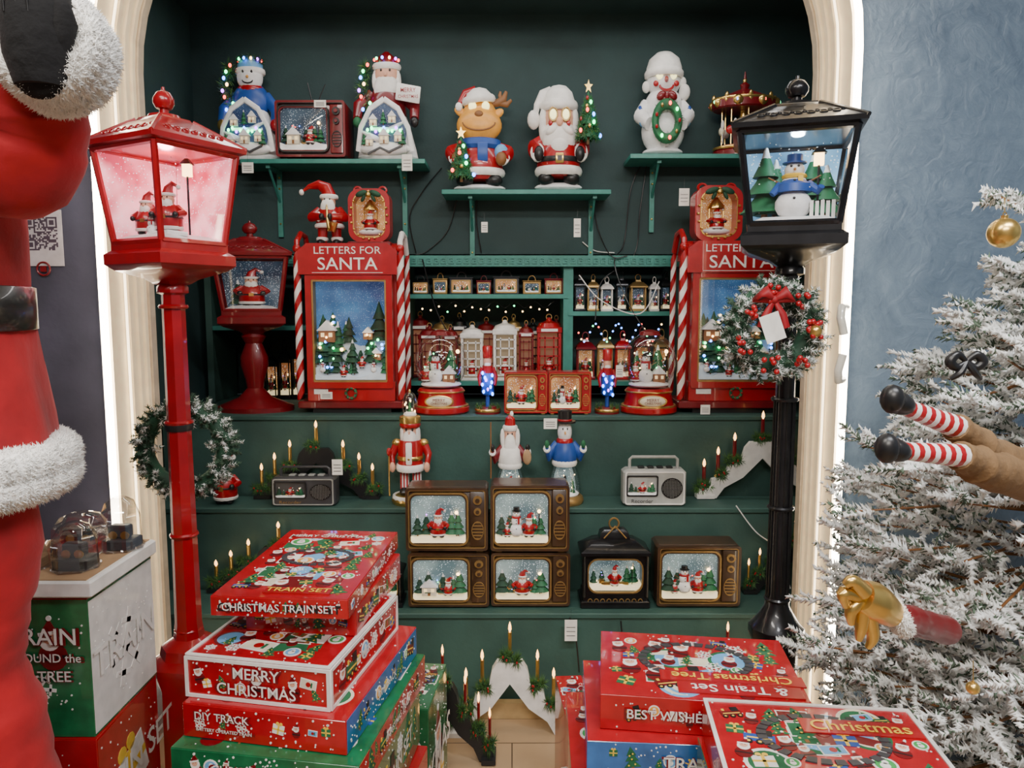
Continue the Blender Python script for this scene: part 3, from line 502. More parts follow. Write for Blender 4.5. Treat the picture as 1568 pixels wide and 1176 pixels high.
# ================= mailboxes
def candy(m,x,y,z0,z1,r,n=9):
    h=(z1-z0)/n
    for i in range(n):
        R=[[(x+r*math.cos(a),y+r*math.sin(a),min(z1,max(z0,z0+h*(i+t)+h*.7*math.cos(a)))) for a in [2*math.pi*k/14 for k in range(14)]] for t in(0,1)]
        m.loft(R,WHITE if i%2 else RED,True,True)
MSN=mat('mailbox_glow_snow',(.6,.68,.75),.7,emit=.12,ecol=(.7,.85,1)); HB=mat('cottage_wall',(.3,.13,.06),.6)  # slight emission on the mailbox snow paints in light falling on it
def mailbox():
    m=M(); W=.44; m.box((0,.12,.03),(W+.02,.24,.03),DRED,.004); m.box((0,.16,.36),(W-.05,.17,.64),RED,.004)
    m.box((0,.12,.005),(W-.1,.2,.02),BLK)
    m.frame((W-.07,.47,.01),(W-.12,.42,.006),-.005,.08,RED,(0,.335)); m.frame((W-.12,.42,.006),(W-.135,.405,.006),-.0,.05,DGOLD,(0,.335))
    with m.T((0,.0,.135)):
        m.box((0,.068,.2),(W-.12,.004,.41),S_BLUE)
        for i,(zz,yy) in enumerate(((.15,.055),(.105,.04),(.06,.024),(.022,.01))):
            P=[(-.16,0),(.16,0)]+[(.16-.32*k/10,zz+.015*math.sin(k*1.3+i*2)) for k in range(11)]; m.prism(P,yy-.006,yy+.006,MSN,True)
        rd=random.Random(4)
        for i in range(34):
            lay=rd.randrange(4); mtree(m,(rd.uniform(-.15,.15),.06-.015*lay,.14-.04*lay),rd.uniform(.08,.19)*(1-.15*lay),DGRN if i%3 else GRN,i%2==0)
        for x,z,s in((-.1,.155,.085),(.075,.165,.05),(.11,.08,.05)): mhouse(m,(x,.03,z),s,0,HB); m.ell((x,.0,z+.02),.005,LY,6)
        for x in(-.12,-.03,.05,.1): msanta(m,(x,.004,.03+.02*math.sin(x*40)),.05) if int(x*100)%2 else msnow(m,(x,.004,.03),.05)
        for i in range(18): m.ell((rd.uniform(-.14,.14),.006,rd.uniform(.04,.26)),.006,[LB,LG,LB,LG,LY][i%5],6)
        m.cyl((-.035,.0,.03),(-.035,.0,.12),.002,BLK,seg=5); m.ell((-.035,0,.125),.008,LY,6)
    m.box((0,.02,.335),(W-.135,.001,.405),GL)
    m.box((0,.04,.085),(W-.06,.06,.085),RED,.004); m.torus((0,0,.08),.022,.006,GRN,(90,0,0),14,6); 
    for i in range(7): 
        a=i*.9; m.ell((.022*math.cos(a),-.008,.08+.022*math.sin(a)),.004,RED,6)
    m.box((-.13,.006,.085),(.06,.004,.02),WHITE)
    m.prism([(-W/2+.01,.565),(W/2-.01,.565),(W/2-.01,.66),(W/2-.05,.69),(-W/2+.05,.69),(-W/2+.01,.66)],-.015,.04,RED)
    R=[[(x,.13+.11*math.cos(a),.62+.08*math.sin(a)) for a in [math.pi*k/10 for k in range(11)]] for x in(W/2-.015,-W/2+.015)]; m.loft(R,RED,True,True)
    m.text('LETTERS FOR',.042,WHITE,(0,-.017,.66),(90,0,0),0,1.15); m.text('SANTA',.07,WHITE,(0,-.017,.605),(90,0,0),.006,1.15); m.box((0,-.016,.572),(.3,.002,.002),WHITE)
    for x in(-W/2,W/2):
        candy(m,x,.015,.05,.66,.016,13); m.ell((x,.015,.67),.018,RED); candy(m,x,.23,.05,.66,.012,13)
        m.tube([(x,.015,.66),(x,.02,.7),(x,.08,.735),(x,.16,.73),(x,.22,.66)],.012,RED if x<0 else WHITE,8)
    return m
dM=3.2
place(mailbox(),'letters_for_santa_mailbox',470,638,362,dM,z=T3,dep=.24); place(mailbox(),'letters_for_santa_mailbox',1052,1232,358,dM,z=T3,dep=.24)
zmb=zat(386,dM)
m=M(); m.ell((0,0,.02),(.3,.25,.03),BLK,16)
for q in(-1,1): m.tube([(q*.12,0,.45),(q*.14,-.02,.2),(q*.15,-.02,.06)],[.12,.1,.09],RED,10); m.ell((q*.16,-.09,.06),(.09,.15,.06),BLK,12); m.torus((q*.15,-.02,.12),.09,.035,FUR,n=12)
m.lathe([(.26,.3),(.27,.4),(.24,.55),(.17,.64)],RED,seg=18); m.torus((0,0,.33),.26,.04,FUR,n=18); m.torus((0,0,.43),.265,.02,BLK,n=18)
m.ell((0,-.03,.72),.14,SKIN,14); m.ell((0,-.12,.62),(.15,.1,.16),FUR,14); m.torus((0,0,.8),.15,.04,FUR,n=16); m.tube([(0,0,.8),(-.05,0,.94),(-.2,0,1.0),(-.4,0,.97),(-.52,0,.9)],[.15,.12,.08,.04,.02],RED,10); m.ell((-.55,0,.88),.05,FUR)
for q in(-1,1): m.tube([(q*.2,0,.58),(q*.34,-.1,.47),(q*.1,-.3,.46)],[.08,.08,.06],RED,10); m.torus((q*.16,-.24,.465),.06,.025,FUR,(90,0,q*50),12,5); m.ell((q*.08,-.32,.46),.055,BLK); m.ell((q*.05,-.16,.75),.018,BLK,6)
m.tube([(0,-.2,.66),(.03,-.33,.6),(.04,-.33,.4),(.08,-.36,.25),(.16,-.4,.24),(.18,-.42,.36)],[.012,.02,.03,.045,.05,.09],GOLD,10)
place(m,'saxophone_santa_figurine',466,545,280,dM,z=zmb,maxdep=.2)
def oval_lantern():
    m=M(); m.box((0,0,.04),(.7,.4,.08),DRED,.02)
    o=[(x,z) for x,z in rrect(.66,.9,.2,8)]; i_=[(x,z) for x,z in rrect(.5,.72,.16,8)]
    f=lambda P,y:[(x,y,z+.52) for x,z in P]; m.loft([f(o,.15),f(o,-.15),f(i_,-.15),f(i_,.1)],RED,False); m.prism([(x,z+.52) for x,z in rrect(.62,.86,.18,8)],.1,.14,S_WARM)
    m.loft([f([(x*.78,z*.83) for x,z in o],-.16),f([(x*.74,z*.79) for x,z in o],-.16)],GOLD,False)
    for a in range(20):
        t=a/20*6.283; m.ell((.29*math.cos(t),-.17,.52+.4*math.sin(t)),.022,GOLD,6)
    m.ell((0,-.02,.25),(.2,.1,.06),SNOW); msanta(m,(0,-.04,.26),.38); m.lathe([(.12,.62),(.12,.66),(.02,.8)],GOLD,seg=8); m.cyl((-.1,-.02,.28),(-.1,-.02,.64),.012,GOLD,seg=6); m.cyl((.1,-.02,.28),(.1,-.02,.64),.012,GOLD,seg=6)
    m.ell((0,-.18,.86),.045,GOLD)
    for q in(-1,1): m.ell((q*.11,-.18,.88),(.1,.04,.05),DGRN,10,(0,q*25,0)); m.ell((q*.08,-.18,.8),(.03,.03,.07),DGRN,8,(0,-q*25,0)); m.torus((q*.2,0,.96),.06,.02,RED,(90,0,0),12,5)
    return m
place(oval_lantern(),'oval_santa_lantern',545,613,290,dM,z=zmb,maxdep=.18)
place(oval_lantern(),'oval_santa_lantern',1080,1158,285,dM,z=zmb,maxdep=.18)
# ================= lamps
def lamp_head(m,paint,backs,bg,fig):
    m.sq([(.03,0),(.05,.015),(.1,.035),(.118,.05),(.118,.075),(.104,.085),(.104,.105)],paint)
    a0,a1,z0,z1=.098,.126,.105,.335
    C0=[(-a0,-a0),(a0,-a0),(a0,a0),(-a0,a0)]; C1=[(-a1,-a1),(a1,-a1),(a1,a1),(-a1,a1)]
    for k in range(4):
        j=(k+1)%4
        m.cyl((*C0[k],z0),(*C1[k],z1),.0085,paint,seg=6); m.cyl((*C0[k],z0),(*C0[j],z0),.009,paint,seg=6); m.cyl((*C1[k],z1),(*C1[j],z1),.01,paint,seg=6)
        q=[(*C0[k],z0),(*C0[j],z0),(*C1[j],z1),(*C1[k],z1)]
        if k in backs:
            s=.96; m.add([(x*s,y*s,z) for x,y,z in q],[(3,2,1,0)],bg,False)
        m.add([(x*.99,y*.99,z) for x,y,z in q],[(0,1,2,3)],GL,False)
    m.sq([(.134,.335),(.145,.34),(.147,.352),(.135,.36),(.105,.378),(.07,.402),(.05,.41),(.045,.418)],paint)
    for k in range(4):
        with m.T((0,0,0),(0,0,90*k)):
            for i in range(-3,4): m.torus((i*.027,-.118,.372),.008,.0016,paint,(35,0,0),12,4); m.torus((i*.027+.0135,-.108,.378),.005,.0013,paint,(35,0,0),10,4)
            m.cyl((-.145,-.145,.35),(-.05,-.05,.412),.006,paint,seg=6)
    m.lathe([(.045,.415),(.04,.425),(.012,.43),(.012,.44),(.02,.443),(.027,.455),(.027,.467),(.018,.482),(.005,.488),(.004,.496)],paint,seg=18)
    m.sq([(.094,.1),(.094,.112),(.07,.125),(.03,.13)],SNOW)
    fig(m)
    rd=random.Random(3)
    for i in range(70): m.ell((rd.uniform(-.085,.085),rd.uniform(-.085,.085),rd.uniform(.14,.32)),.0016,SNOW,4)
def fig_red(m):
    with m.T((0,0,.125),(0,0,29)):
        msanta(m,(.02,-.045,0),.13); msanta(m,(-.05,-.02,0),.11); mtree(m,(-.06,.03,0),.10,DRED); msnow(m,(-.02,-.06,0),.05); m.cyl((.055,-.0,0),(.055,-.0,.15),.003,BLK,seg=6); m.box((.055,-.0,.165),(.02,.02,.03),LY); m.sq([(.015,.18),(.004,.195)],BLK,(.055,-.0,0))
        m.tube([(-.03,-.06,.0),(.03,-.075,.004),(.07,-.05,.0)],.006,SNOW,6)
def fig_black(m):
    msnow(m,(0,-.035,.122),.165,YEL,BLUE); m.lathe([(.022,.225),(.04,.21),(.042,.19)],BLUE,(0,-.035,0),seg=12)
    for x,y,h in((-.065,.03,.2),(-.04,.05,.17),(.08,.05,.15),(.0,.07,.16),(.05,.07,.19)): mtree(m,(x,y,.125),h,GRN,True)
    m.tube([(.03,-.04,.21),(.055,-.05,.19),(.06,-.06,.2)],[.012,.01,.008],BLUE,8); m.tube([(-.03,-.04,.21),(-.05,-.05,.185)],[.012,.008],BLUE,8)
    m.cyl((.055,-.02,.12),(.055,-.02,.26),.003,BLK,seg=6); m.box((.055,-.02,.275),(.022,.022,.03),LY); m.sq([(.017,.29),(.004,.305)],BLK,(.055,-.02,0))
    for i in range(5): m.box((.04+.012*i,-.06,.14),(.008,.003,.05-.004*(i%2)),WHITE)
def street_lamp(name,x,y,rz,sc,paint,backs,bg,fig,s=1):
    m=M(); m.lathe([(.125,0),(.125,.06),(.1,.08),(.092,.12),(.088,.5),(.1,.54),(.1,.56),(.075,.575),(.07,.6),(.04,.62),(.034,.66),(.03,1.1),(.028,1.53),(.038,1.535),(.038,1.55),(.03,1.56)] if paint is LRED else [(.125,0),(.125,.06),(.1,.08),(.085,.12),(.06,.2),(.06,.5),(.075,.54),(.075,.56),(.06,.575),(.045,.6),(.034,.62),(.028,.66),(.026,1.1),(.024,1.53),(.038,1.535),(.038,1.55),(.03,1.56)],paint,seg=8 if paint is LRED else 10)
    for z in(.64,.9,1.2,1.5): m.torus((0,0,z),.031,.006,paint,n=16,seg=6)
    if paint is BLKM:
        for i in range(10): a=i*.628; m.cyl((.028*math.cos(a),.028*math.sin(a),.64),(.025*math.cos(a),.025*math.sin(a),1.2),.004,paint,seg=5)
    with m.T((0,0,1.555),sc=(s,s,.985)): lamp_head(m,paint,backs,bg,fig)
    V=np.concatenate(m.V)*sc; m.V=[V]; return m.fin(name,(x,y,0),rz)
xl=xat(262,1.8,1.9); xr=xat(1240,1.85,2.05)
street_lamp('street_lamp',xl,1.9,-29,1.0,LRED,(2,3),S_PINK,fig_red,s=.93)
street_lamp('street_lamp',xr,2.05,-18,1.035,BLKM,(2,),S_LAMP,fig_black,s=1.07)
def plight(name,loc,col,e,r=.02):
    l=bpy.data.lights.new(name,'POINT'); l.color=col; l.energy=e; l.shadow_soft_size=r; o=bpy.data.objects.new(name,l); o.location=loc; bpy.context.scene.collection.objects.link(o)
plight('red_lamp_bulb',(xl,1.9,1.86),(1,.35,.45),1.0); plight('black_lamp_bulb',(xr,2.03,1.95),(.7,.88,1),1.5)
m=M(); m.lathe([(.14,0),(.14,.02),(.12,.03),(.06,.06),(.03,.1),(.035,.14),(.05,.2),(.05,.24),(.03,.3),(.045,.33),(.03,.36)],DRED,seg=24)
with m.T((0,0,.34)): lamp_head(m,DRED,(2,),S_DARK,lambda q: (msanta(q,(0,-.02,.12),.17),mtree(q,(-.05,.03,.12),.12,DGRN)))
place(m,'tabletop_lantern',320,470,345,3.2,z=T3,rz=12,maxdep=.3)
# ================= snow globes
def globe(base):
    m=M(); m.lathe([(.46,0),(.5,.03),(.5,.1),(.44,.14),(.4,.3),(.42,.36),(.38,.4)],base,seg=28); m.torus((0,0,.12),.47,.02,GOLD,n=28); m.torus((0,0,.35),.41,.015,GOLD,n=28)
    m.ell((0,-.42,.22),(.24,.05,.09),CREAM,16); m.torus((0,-.44,.22),.2,.012,GOLD,(90,0,0),24,6,(1.2,.46,1)); m.text('MERRY',.07,DRED,(0,-.475,.24)); m.text('CHRISTMAS',.055,DRED,(0,-.475,.19))
    for i in range(12): a=i*.52; m.ell((.46*math.cos(a),.46*math.sin(a),.06),(.03),GOLD,6)
    m.ell((0,0,.82),.47,GL,28); m.ell((0,0,.46),(.36,.36,.06),SNOW,20); msnow(m,(-.08,-.15,.49),.5); mtree(m,(.17,.1,.49),.6); mtree(m,(-.2,.14,.49),.5); mhouse(m,(.15,-.12,.49),.26,0,HB); msanta(m,(-.25,-.08,.49),.34); m.cyl((.3,.0,.48),(.3,.0,.95),.012,BLK,seg=6); m.ell((.3,0,.98),.035,LY,8)
    m.lathe([(.2,1.24),(.16,1.3),(.05,1.33)],DRED,seg=16)
    for i in range(18): m.ell((random.uniform(-.3,.3),random.uniform(-.3,.1),random.uniform(.6,1.15)),.015,random.choice([LG,SNOW,SNOW,LY]),5)
    return m
place(globe(RED),'snow_globe',645,733,515,3.13,z=T3,maxdep=.22); place(globe(RED),'snow_globe',970,1058,515,3.13,z=T3,maxdep=.22)
def nutled():
    m=M(); m.lathe([(.3,0),(.3,.04),(.24,.06),(.2,.1)],DRED,seg=16); m.torus((0,0,.05),.28,.03,GOLD,n=16); puffs(m,[(.25*math.cos(a),.25*math.sin(a),.1) for a in range(7)],.08,30,.006,[NEED2],[1.])
    m.cyl((0,0,.1),(0,0,.3),.05,BLUE); m.lathe([(.12,.28),(.16,.32),(.14,.6),(.1,.64)],BLUE,seg=14); m.lathe([(.13,.6),(.12,.72)],RED,seg=14); m.ell((0,0,.78),.1,SKIN); m.ell((0,-.05,.73),(.08,.06,.06),WHITE); m.lathe([(.11,.84),(.12,1.0),(.1,1.02)],RED,seg=14)
    for i in range(10): m.ell((.12*math.cos(i*2.4),-.14,.3+i*.035),.03,[LB,LB,LP,LB][i%4],8)
    for q in(-1,1): m.tube([(q*.12,0,.68),(q*.2,-.02,.55),(q*.17,-.06,.42)],[.05,.045,.035],RED,8)
    return m
place(nutled(),'nutcracker_light',740,784,540,3.11,z=T3); place(nutled(),'nutcracker_light',928,970,545,3.11,z=T3)
plight('nutcracker_blue_glow',(xat(762,1.2,3.06),3.03,1.2),(.15,.3,1),.35,.01)
for a,b,k in((788,855,0),(856,922,1)): place(retro_tv(RED,GOLD,S_WARM,k,a),'mini_red_tv',a,b,580,3.1,z=T3,maxdep=.12)
# ================= middle tread
d2=2.92
m=M(); m.lathe([(.3,0),(.32,.03),(.3,.06),(.22,.08)],GOLD,seg=20); m.torus((0,0,.05),.28,.03,WHITE,n=18)
for q in(-1,1): m.ell((q*.1,-.06,.11),(.08,.12,.04),BLK,10); m.cyl((q*.1,0,.1),(q*.1,0,.33),.075,WHITE,seg=12); [m.box((q*.1+k*.05,-.075,.22),(.02,.02,.2),RED) for k in(-1,0,1)]
m.lathe([(.22,.32),(.2,.4),(.21,.52),(.18,.58)],RED,seg=18); m.torus((0,0,.33),.21,.035,FUR,n=16); m.torus((0,0,.42),.205,.02,GOLD,n=16); m.box((0,-.2,.47),(.1,.04,.2),WHITE,.01)
for q in(-1,1): m.ell((q*.22,0,.55),(.08,.07,.04),GOLD,10); m.tube([(q*.22,0,.54),(q*.3,-.02,.44),(q*.28,-.1,.36)],[.06,.055,.045],RED,10); m.ell((q*.28,-.12,.34),.05,SKIN,8)
m.cyl((-.33,-.14,.08),(-.33,-.14,.46),.012,GOLD,seg=6); m.ell((-.33,-.14,.48),.04,RED,8)
m.ell((0,0,.64),(.13,.12,.11),SKIN,16); m.ell((0,-.09,.58),(.12,.07,.1),WHITE,12); m.ell((0,-.13,.65),.022,SKIN,6)
for q in(-1,1): m.ell((q*.05,-.11,.68),.016,BLK,6); m.ell((q*.12,0,.62),(.05,.08,.1),WHITE,10)
m.lathe([(.15,.7),(.18,.76),(.17,.79),(.14,.8)],GOLD,seg=18); m.torus((0,0,.72),.15,.025,RED,n=16); m.ell((0,0,.89),.13,GL,18); m.ell((0,0,.81),(.11,.11,.03),SNOW); mtree(m,(0,0,.82),.14); m.ell((0,0,1.02),.02,GOLD)
for i in range(6): m.ell((.08*math.cos(i),-.08*abs(math.sin(i)),.84+.02*i),.012,LY,6)
place(m,'nutcracker_snow_globe',606,675,608,d2,z=T2,maxdep=.17)
def robefig(sn):
    m=M(); m.lathe([(.34,0),(.36,.03),(.34,.07),(.3,.09)],DGOLD if sn else DRED,seg=20); m.lathe([(.28,.09),(.31,.15),(.27,.3),(.18,.45),(.12,.5)],GL,seg=22); m.ell((0,0,.1),(.27,.27,.04),LSNOW)
    m.lathe([(.2,.09),(.22,.15),(.18,.3),(.12,.42)],S_TV,(0,.06,0),seg=16)
    if sn: msnow(m,(0,-.15,.11),.2)
    else: msanta(m,(0,-.15,.11),.22)
    mtree(m,(.14,-.1,.1),.2); mtree(m,(-.14,-.1,.1),.18)
    for i in range(24): m.ell((random.uniform(-.18,.18),random.uniform(-.24,-.1),random.uniform(.14,.34)),.009,random.choice([SNOW,LY,SNOW]),5)
    body=BLUE if sn else DRED
    m.lathe([(.2,.42),(.23,.5),(.2,.62),(.12,.68)],body if sn else FUR,seg=20); m.torus((0,0,.44),.2,.035,FUR,n=18)
    for q in(-1,1): m.tube([(q*.15,0,.62),(q*.3,-.05,.52),(q*.33,-.12,.6)],[.07,.07,.05],body,10); m.torus((q*.33,-.12,.6),.05,.02,FUR,(30,0,0),10,5); m.ell((q*.33,-.13,.65),.045,BLK if not sn else GRN,8)
    if sn:
        m.ell((0,0,.77),.13,SNOW,16); m.torus((0,0,.67),.12,.035,RED,n=14); m.lathe([(.2,.87),(.2,.89),(.12,.89),(.13,1.0),(.1,1.01)],BLK,seg=16); m.torus((0,0,.9),.125,.012,RED,n=14); m.cyl((0,-.12,.77),(0,-.22,.76),.02,ORANGE,.003,6)
    else:
        m.ell((0,-.01,.79),.11,SKIN,16); m.ell((0,-.09,.62),(.12,.08,.2),FUR,16); m.torus((0,0,.87),.11,.035,FUR,n=14); m.lathe([(.11,.87),(.09,.98),(.02,1.02)],RED,seg=14); m.ell((.03,0,1.03),.035,FUR); m.ell((.32,-.18,.55),(.08,.05,.09),KRAFT); m.cyl((-.36,-.15,.3),(-.36,-.15,.95),.012,BROWN,seg=6)
        for q in(-1,1): m.ell((q*.14,-.01,.75),(.05,.06,.12),FUR,8)
    for q in(-1,1): m.ell((q*.04,-.11,.81),.014,BLK,6)
    return m
place(robefig(0),'santa_snow_globe_figure',764,830,642,d2,z=T2,maxdep=.17); place(robefig(1),'snowman_snow_globe_figure',848,916,640,d2,z=T2,maxdep=.17)
def radio(body,bg):
    m=M(); m.box((0,0,.32),(1,.35,.6),body,.05); m.frame((.94,.54,.04),(.9,.5,.03),-.19,-.17,GREY if body is DGREY else WHITE,(0,.32)); m.frame((.5,.34,.03),(.46,.3,.03),-.2,-.17,BLK,(-.2,.36))
    with m.T((-.2,-.182,.21)): scene_in(m,.45,.29,.012,bg,0,2)
    m.cyl((.27,-.17,.32),(.27,-.185,.32),.17,BLK if body is not BLK else GREY,seg=24)
    for i in range(-6,7):
        for j in range(-6,7):
            if i*i+j*j<38: m.box((.27+i*.024,-.188,.32+j*.024),(.009,.006,.009),GREY)
    m.text('Recorder',.09,DGREY if body is GREY else DGOLD,(-.2,-.192,.11))
    m.tube([(-.38,0,.6),(-.38,0,.76),(-.34,0,.8),(.34,0,.8),(.38,0,.76),(.38,0,.6)],.025,body,8)
    for x in(-.2,-.05,.1,.25): m.box((x,0,.635),(.1,.12,.03),BLK if body is GREY else GREY,.008)
    return m
place(radio(GREY,S_WARM),'retro_radio',972,1070,712,2.885,z=T2,maxdep=.09); place(radio(DGREY,S_DARK),'retro_radio',427,527,728,2.885,z=T2,maxdep=.09)
# ================= candle arches
def candle_arch(base,cup=GOLD,red=False):
    m=M(); o=[(-.5,0),(-.36,0),(-.3,.07),(-.15,.14),(0,.27),(.15,.14),(.3,.07),(.36,0),(.5,0),(.5,.06),(.42,.07),(.4,.13),(.3,.15),(.27,.22),(.17,.25),(.14,.34),(.1,.38),(-.1,.38),(-.14,.34),(-.17,.25),(-.27,.22),(-.3,.15),(-.4,.13),(-.42,.07),(-.5,.06)]
    m.prism(o,-.04,.04,base)
    m.box((-.45,0,.012),(.14,.16,.024),base); m.box((.45,0,.012),(.14,.16,.024),base)
    pts=[]
    for x,z in((-.46,.06),(-.35,.14),(-.22,.235),(0,.38),(.22,.235),(.35,.14),(.46,.06)):
        m.lathe([(.02,0),(.03,.01),(.014,.02),(.024,.035),(.026,.045)],cup,(x,0,z),seg=10); m.cyl((x,0,z+.04),(x,0,z+.15),.015,DRED if red else cup,seg=8)
        m.lathe([(.004,.15),(.013,.165),(.011,.185),(.001,.205)],FLAME,(x,0,z),seg=8); pts+=[(x+random.uniform(-.06,.06),-.03,z+random.uniform(.0,.04)) for _ in range(8)]
    puffs(m,pts,.055,60,.0035,[NEED2,DGRN],[.7,.3])
    for p in pts[::3]: m.ell((p[0],-.06,p[2]),.008,RED,6)
    return m
for(a,b,yt,dd,z,bs,rd_) in((385,603,657,2.975,T2,BLK,False),(1078,1300,642,2.975,T2,WHITE,True),(312,560,815,2.79,T1,BLK,False),(1158,1330,808,2.78,T1,BLK,False)):
    place(candle_arch(bs,GOLD,rd_),'candle_arch',a,b,yt,dd,z=z,dep=.05)
place(candle_arch(BLK,DGOLD,True),'candle_arch',600,782,1008,2.3,z=0,dep=.09); place(candle_arch(WHITE,GOLD),'candle_arch',685,905,972,2.46,z=0,dep=.08); 
place(candle_arch(WHITE,GOLD,True),'candle_arch',1040,1230,972,2.5,z=0,dep=.08)
# ================= lower TVs
dT=2.69
t1=place(retro_tv(WOODB,DGOLD,S_TV,2,1),'retro_tv_lantern',641,765,857,dT,z=T1,dep=.15); t2=place(retro_tv(WOODB,DGOLD,S_TV,0,2),'retro_tv_lantern',768,889,857,dT,z=T1,dep=.15)
place(retro_tv(WOODB,DGOLD,S_TV,0,3),'retro_tv_lantern',637,763,757,dT,z=t1,dep=.15); place(retro_tv(WOODB,DGOLD,S_TV,1,4),'retro_tv_lantern',767,888,753,dT,z=t2,dep=.15)
place(retro_tv(WOODB,DGOLD,S_TV,1,6),'retro_tv_lantern',1022,1150,846,dT,z=T1,dep=.15)
def fire_lantern():
    m=M(); m.box((0,0,.05),(1,.45,.1),BLKM,.015); m.box((0,0,.13),(.92,.4,.08),BLKM,.01)
    for i in range(9): m.torus((-.36+.09*i,-.21,.1),.03,.007,DGOLD,(90,0,0),12,5)
    m.box((0,.12,.42),(.88,.14,.52),BLKM)
    m.frame((.9,.54,.02),(.78,.44,.13),-.2,.06,BLKM,(0,.43)); m.frame((.8,.46,.14),(.76,.42,.13),-.21,-.19,DGOLD,(0,.43))
    with m.T((0,-.18,.22)): scene_in(m,.78,.44,.2,S_TV,0,8,WSNOW)
    m.loft([[(-a,-b,z),(a,-b,z),(a,b,z),(-a,b,z)] for a,b,z in((.5,.24,.7),(.5,.24,.74),(.3,.14,.86),(.22,.1,.88),(.2,.09,.96),(.14,.06,1.0))],BLKM,True,False)
    m.torus((0,0,1.06),.07,.014,DGOLD,(90,0,0),16,6)
    for q in(-1,1): m.tube([(q*.16,-.12,.9),(q*.06,-.12,1.0),(0,-.12,1.06)],.01,DGOLD,6)
    for x in(-.45,.45): m.cyl((x,-.2,.15),(x,-.2,.7),.025,BLKM,seg=8)
    return m
place(fire_lantern(),'fireplace_lantern',905,1012,808,dT,z=T1,dep=.14); place(fire_lantern(),'fireplace_lantern',560,632,860,2.69,z=T1,dep=.12)
m=M(); msanta(m,(0,0,0),1); place(m,'small_santa_figurine',325,378,705,2.90,z=T2,maxdep=.1)
# ================= wreaths
def wreath(R,r,flock,bow=False):
    m=M(); m.tube([(R*math.cos(2*math.pi*i/24),0,R*math.sin(2*math.pi*i/24)) for i in range(24)],r*.45,DGRN,8,closed=True)
    k=420; a=rng.random(k)*6.283; P=np.stack([R*np.cos(a),np.zeros(k),R*np.sin(a)],1); D=unit(k)+np.stack([np.cos(a)*.35-np.sin(a)*.3,np.full(k,-.4),np.sin(a)*.35+np.cos(a)*.3],1); D/=np.linalg.norm(D,axis=1,keepdims=True)
    fl=rng.random(k)<flock; L=r*(.7+.4*rng.random(k))
    sprigs(m,P[~fl],D[~fl],L[~fl],60,r*.30,.0013,[NEEDW,DGRN],[.7,.3]); 
    if fl.any(): sprigs(m,P[fl],D[fl],L[fl],60,r*.3,.0014,[FLOCK,NEED],[.6,.4])
    if bow:
        for a in np.linspace(0,6.28,8):
            x,z=R*math.cos(a),R*math.sin(a)
            for j in range(6): m.ell((x+random.uniform(-r,r)*.35,-r*random.uniform(.8,1.1),z+random.uniform(-r,r)*.35),.0075,RED,8)
        BW_=mat('red_ribbon',(.28,.003,.008),.6)
        m.ell((-.02,-r,R*.8),.012,BW_)
        for q in(-1,1):
            m.tube([(-.02,-r,R*.8),(-.02+q*.025,-r*1.2,R*1.0),(-.02+q*.045,-r*1.1,R*.85),(-.02,-r,R*.75)],[.006,.017,.015,.005],BW_,6); m.tube([(-.02,-r,R*.8),(-.02+q*.02,-r*1.1,R*.4),(-.02+q*.03,-r,R*.05)],[.006,.012,.014],BW_,4)
        m.ell((R*.95,-r,-R*.05),.016,GOLD); m.box((-R*.3,-r*1.35,R*.05),(.05,.002,.07),PAPER,0,(0,-20,0))
    return m
x,y,z=at(1203,513,1.93); m=wreath(.092,.058,.5,True); m.fin('christmas_wreath',(x,y-.02,z))
x,y,z=at(289,700,2.0); m=wreath(.108,.047,.4); m.fin('christmas_wreath',(x,2.0,z))
m=M(); m.lathe([(.032,-.012),(.036,0),(.032,.012)],BLK,seg=14); m.fin('post_band',(xl,1.9,zat(665,1.9)))
# ================= tags
def tag(px,py,d,w=.028,h=.045,rz=0):
    x,y,z=at(px,py,d); m=M(); m.box((0,0,0),(w,.001,h),PAPER); m.cyl((0,0,h/2),(0,.005,h/2+.04),.0006,BLK,seg=4)
    for i in range(3): m.box((0,-.001,-h*.25+i*h*.2),(w*.7,.0006,.002),DGREY)
    m.fin('price_tag',(x,y,z),rz)
for t in((387,262,3.27,.05,.045),(636,254,3.27,.045,.07),(757,355,3.27),(902,356,3.27,.03,.08),(1069,308,3.27,.045,.075),(500,162,3.2,.05,.03),(892,985,2.56,.045,.08),(527,730,2.75,.04,.06),(510,618,3.05,.05,.03),(860,662,2.75,.05,.04),(968,580,3.05,.03,.05),(1102,640,3.04,.04,.04)): tag(*t)
# ================= cables
def cable(name,pts,r=.0028,mt=BLK):
    P=[Vector(at(*p)) for p in pts]; Q=[]
    for i in range(len(P)-1):
        a=P[max(i-1,0)];b=P[i];c=P[i+1];d_=P[min(i+2,len(P)-1)]
        for k in range(8):
            t=k/8; Q.append(.5*((2*b)+(c-a)*t+(2*a-5*b+4*c-d_)*t*t+(3*b-a-3*c+d_)*t**3))
    Q.append(P[-1]); m=M(); m.tube(Q,r,mt,6); m.fin(name)
c=3.49
for pts in ([(715,305,c),(700,360,c),(668,392,c),(650,398,c)],[(690,262,c),(660,300,c),(640,340,c),(650,395,c)],[(1000,260,c),(985,300,c),(975,380,c),(960,410,3.41),(980,470,3.38),(1010,520,3.3)],[(1010,260,c),(1000,330,c),(990,400,c),(940,440,3.40),(930,500,3.38)],
    [(745,310,c),(745,350,c),(752,395,c)],[(925,310,c),(935,360,c),(955,400,3.41),(980,400,3.41)],[(660,405,3.41),(680,480,3.4),(700,520,3.35)],[(970,970,2.575),(975,1010,2.57),(990,1060,2.56)],[(890,965,2.57),(900,1000,2.57),(905,1050,2.57)]):
    cable('black_power_cable',pts)
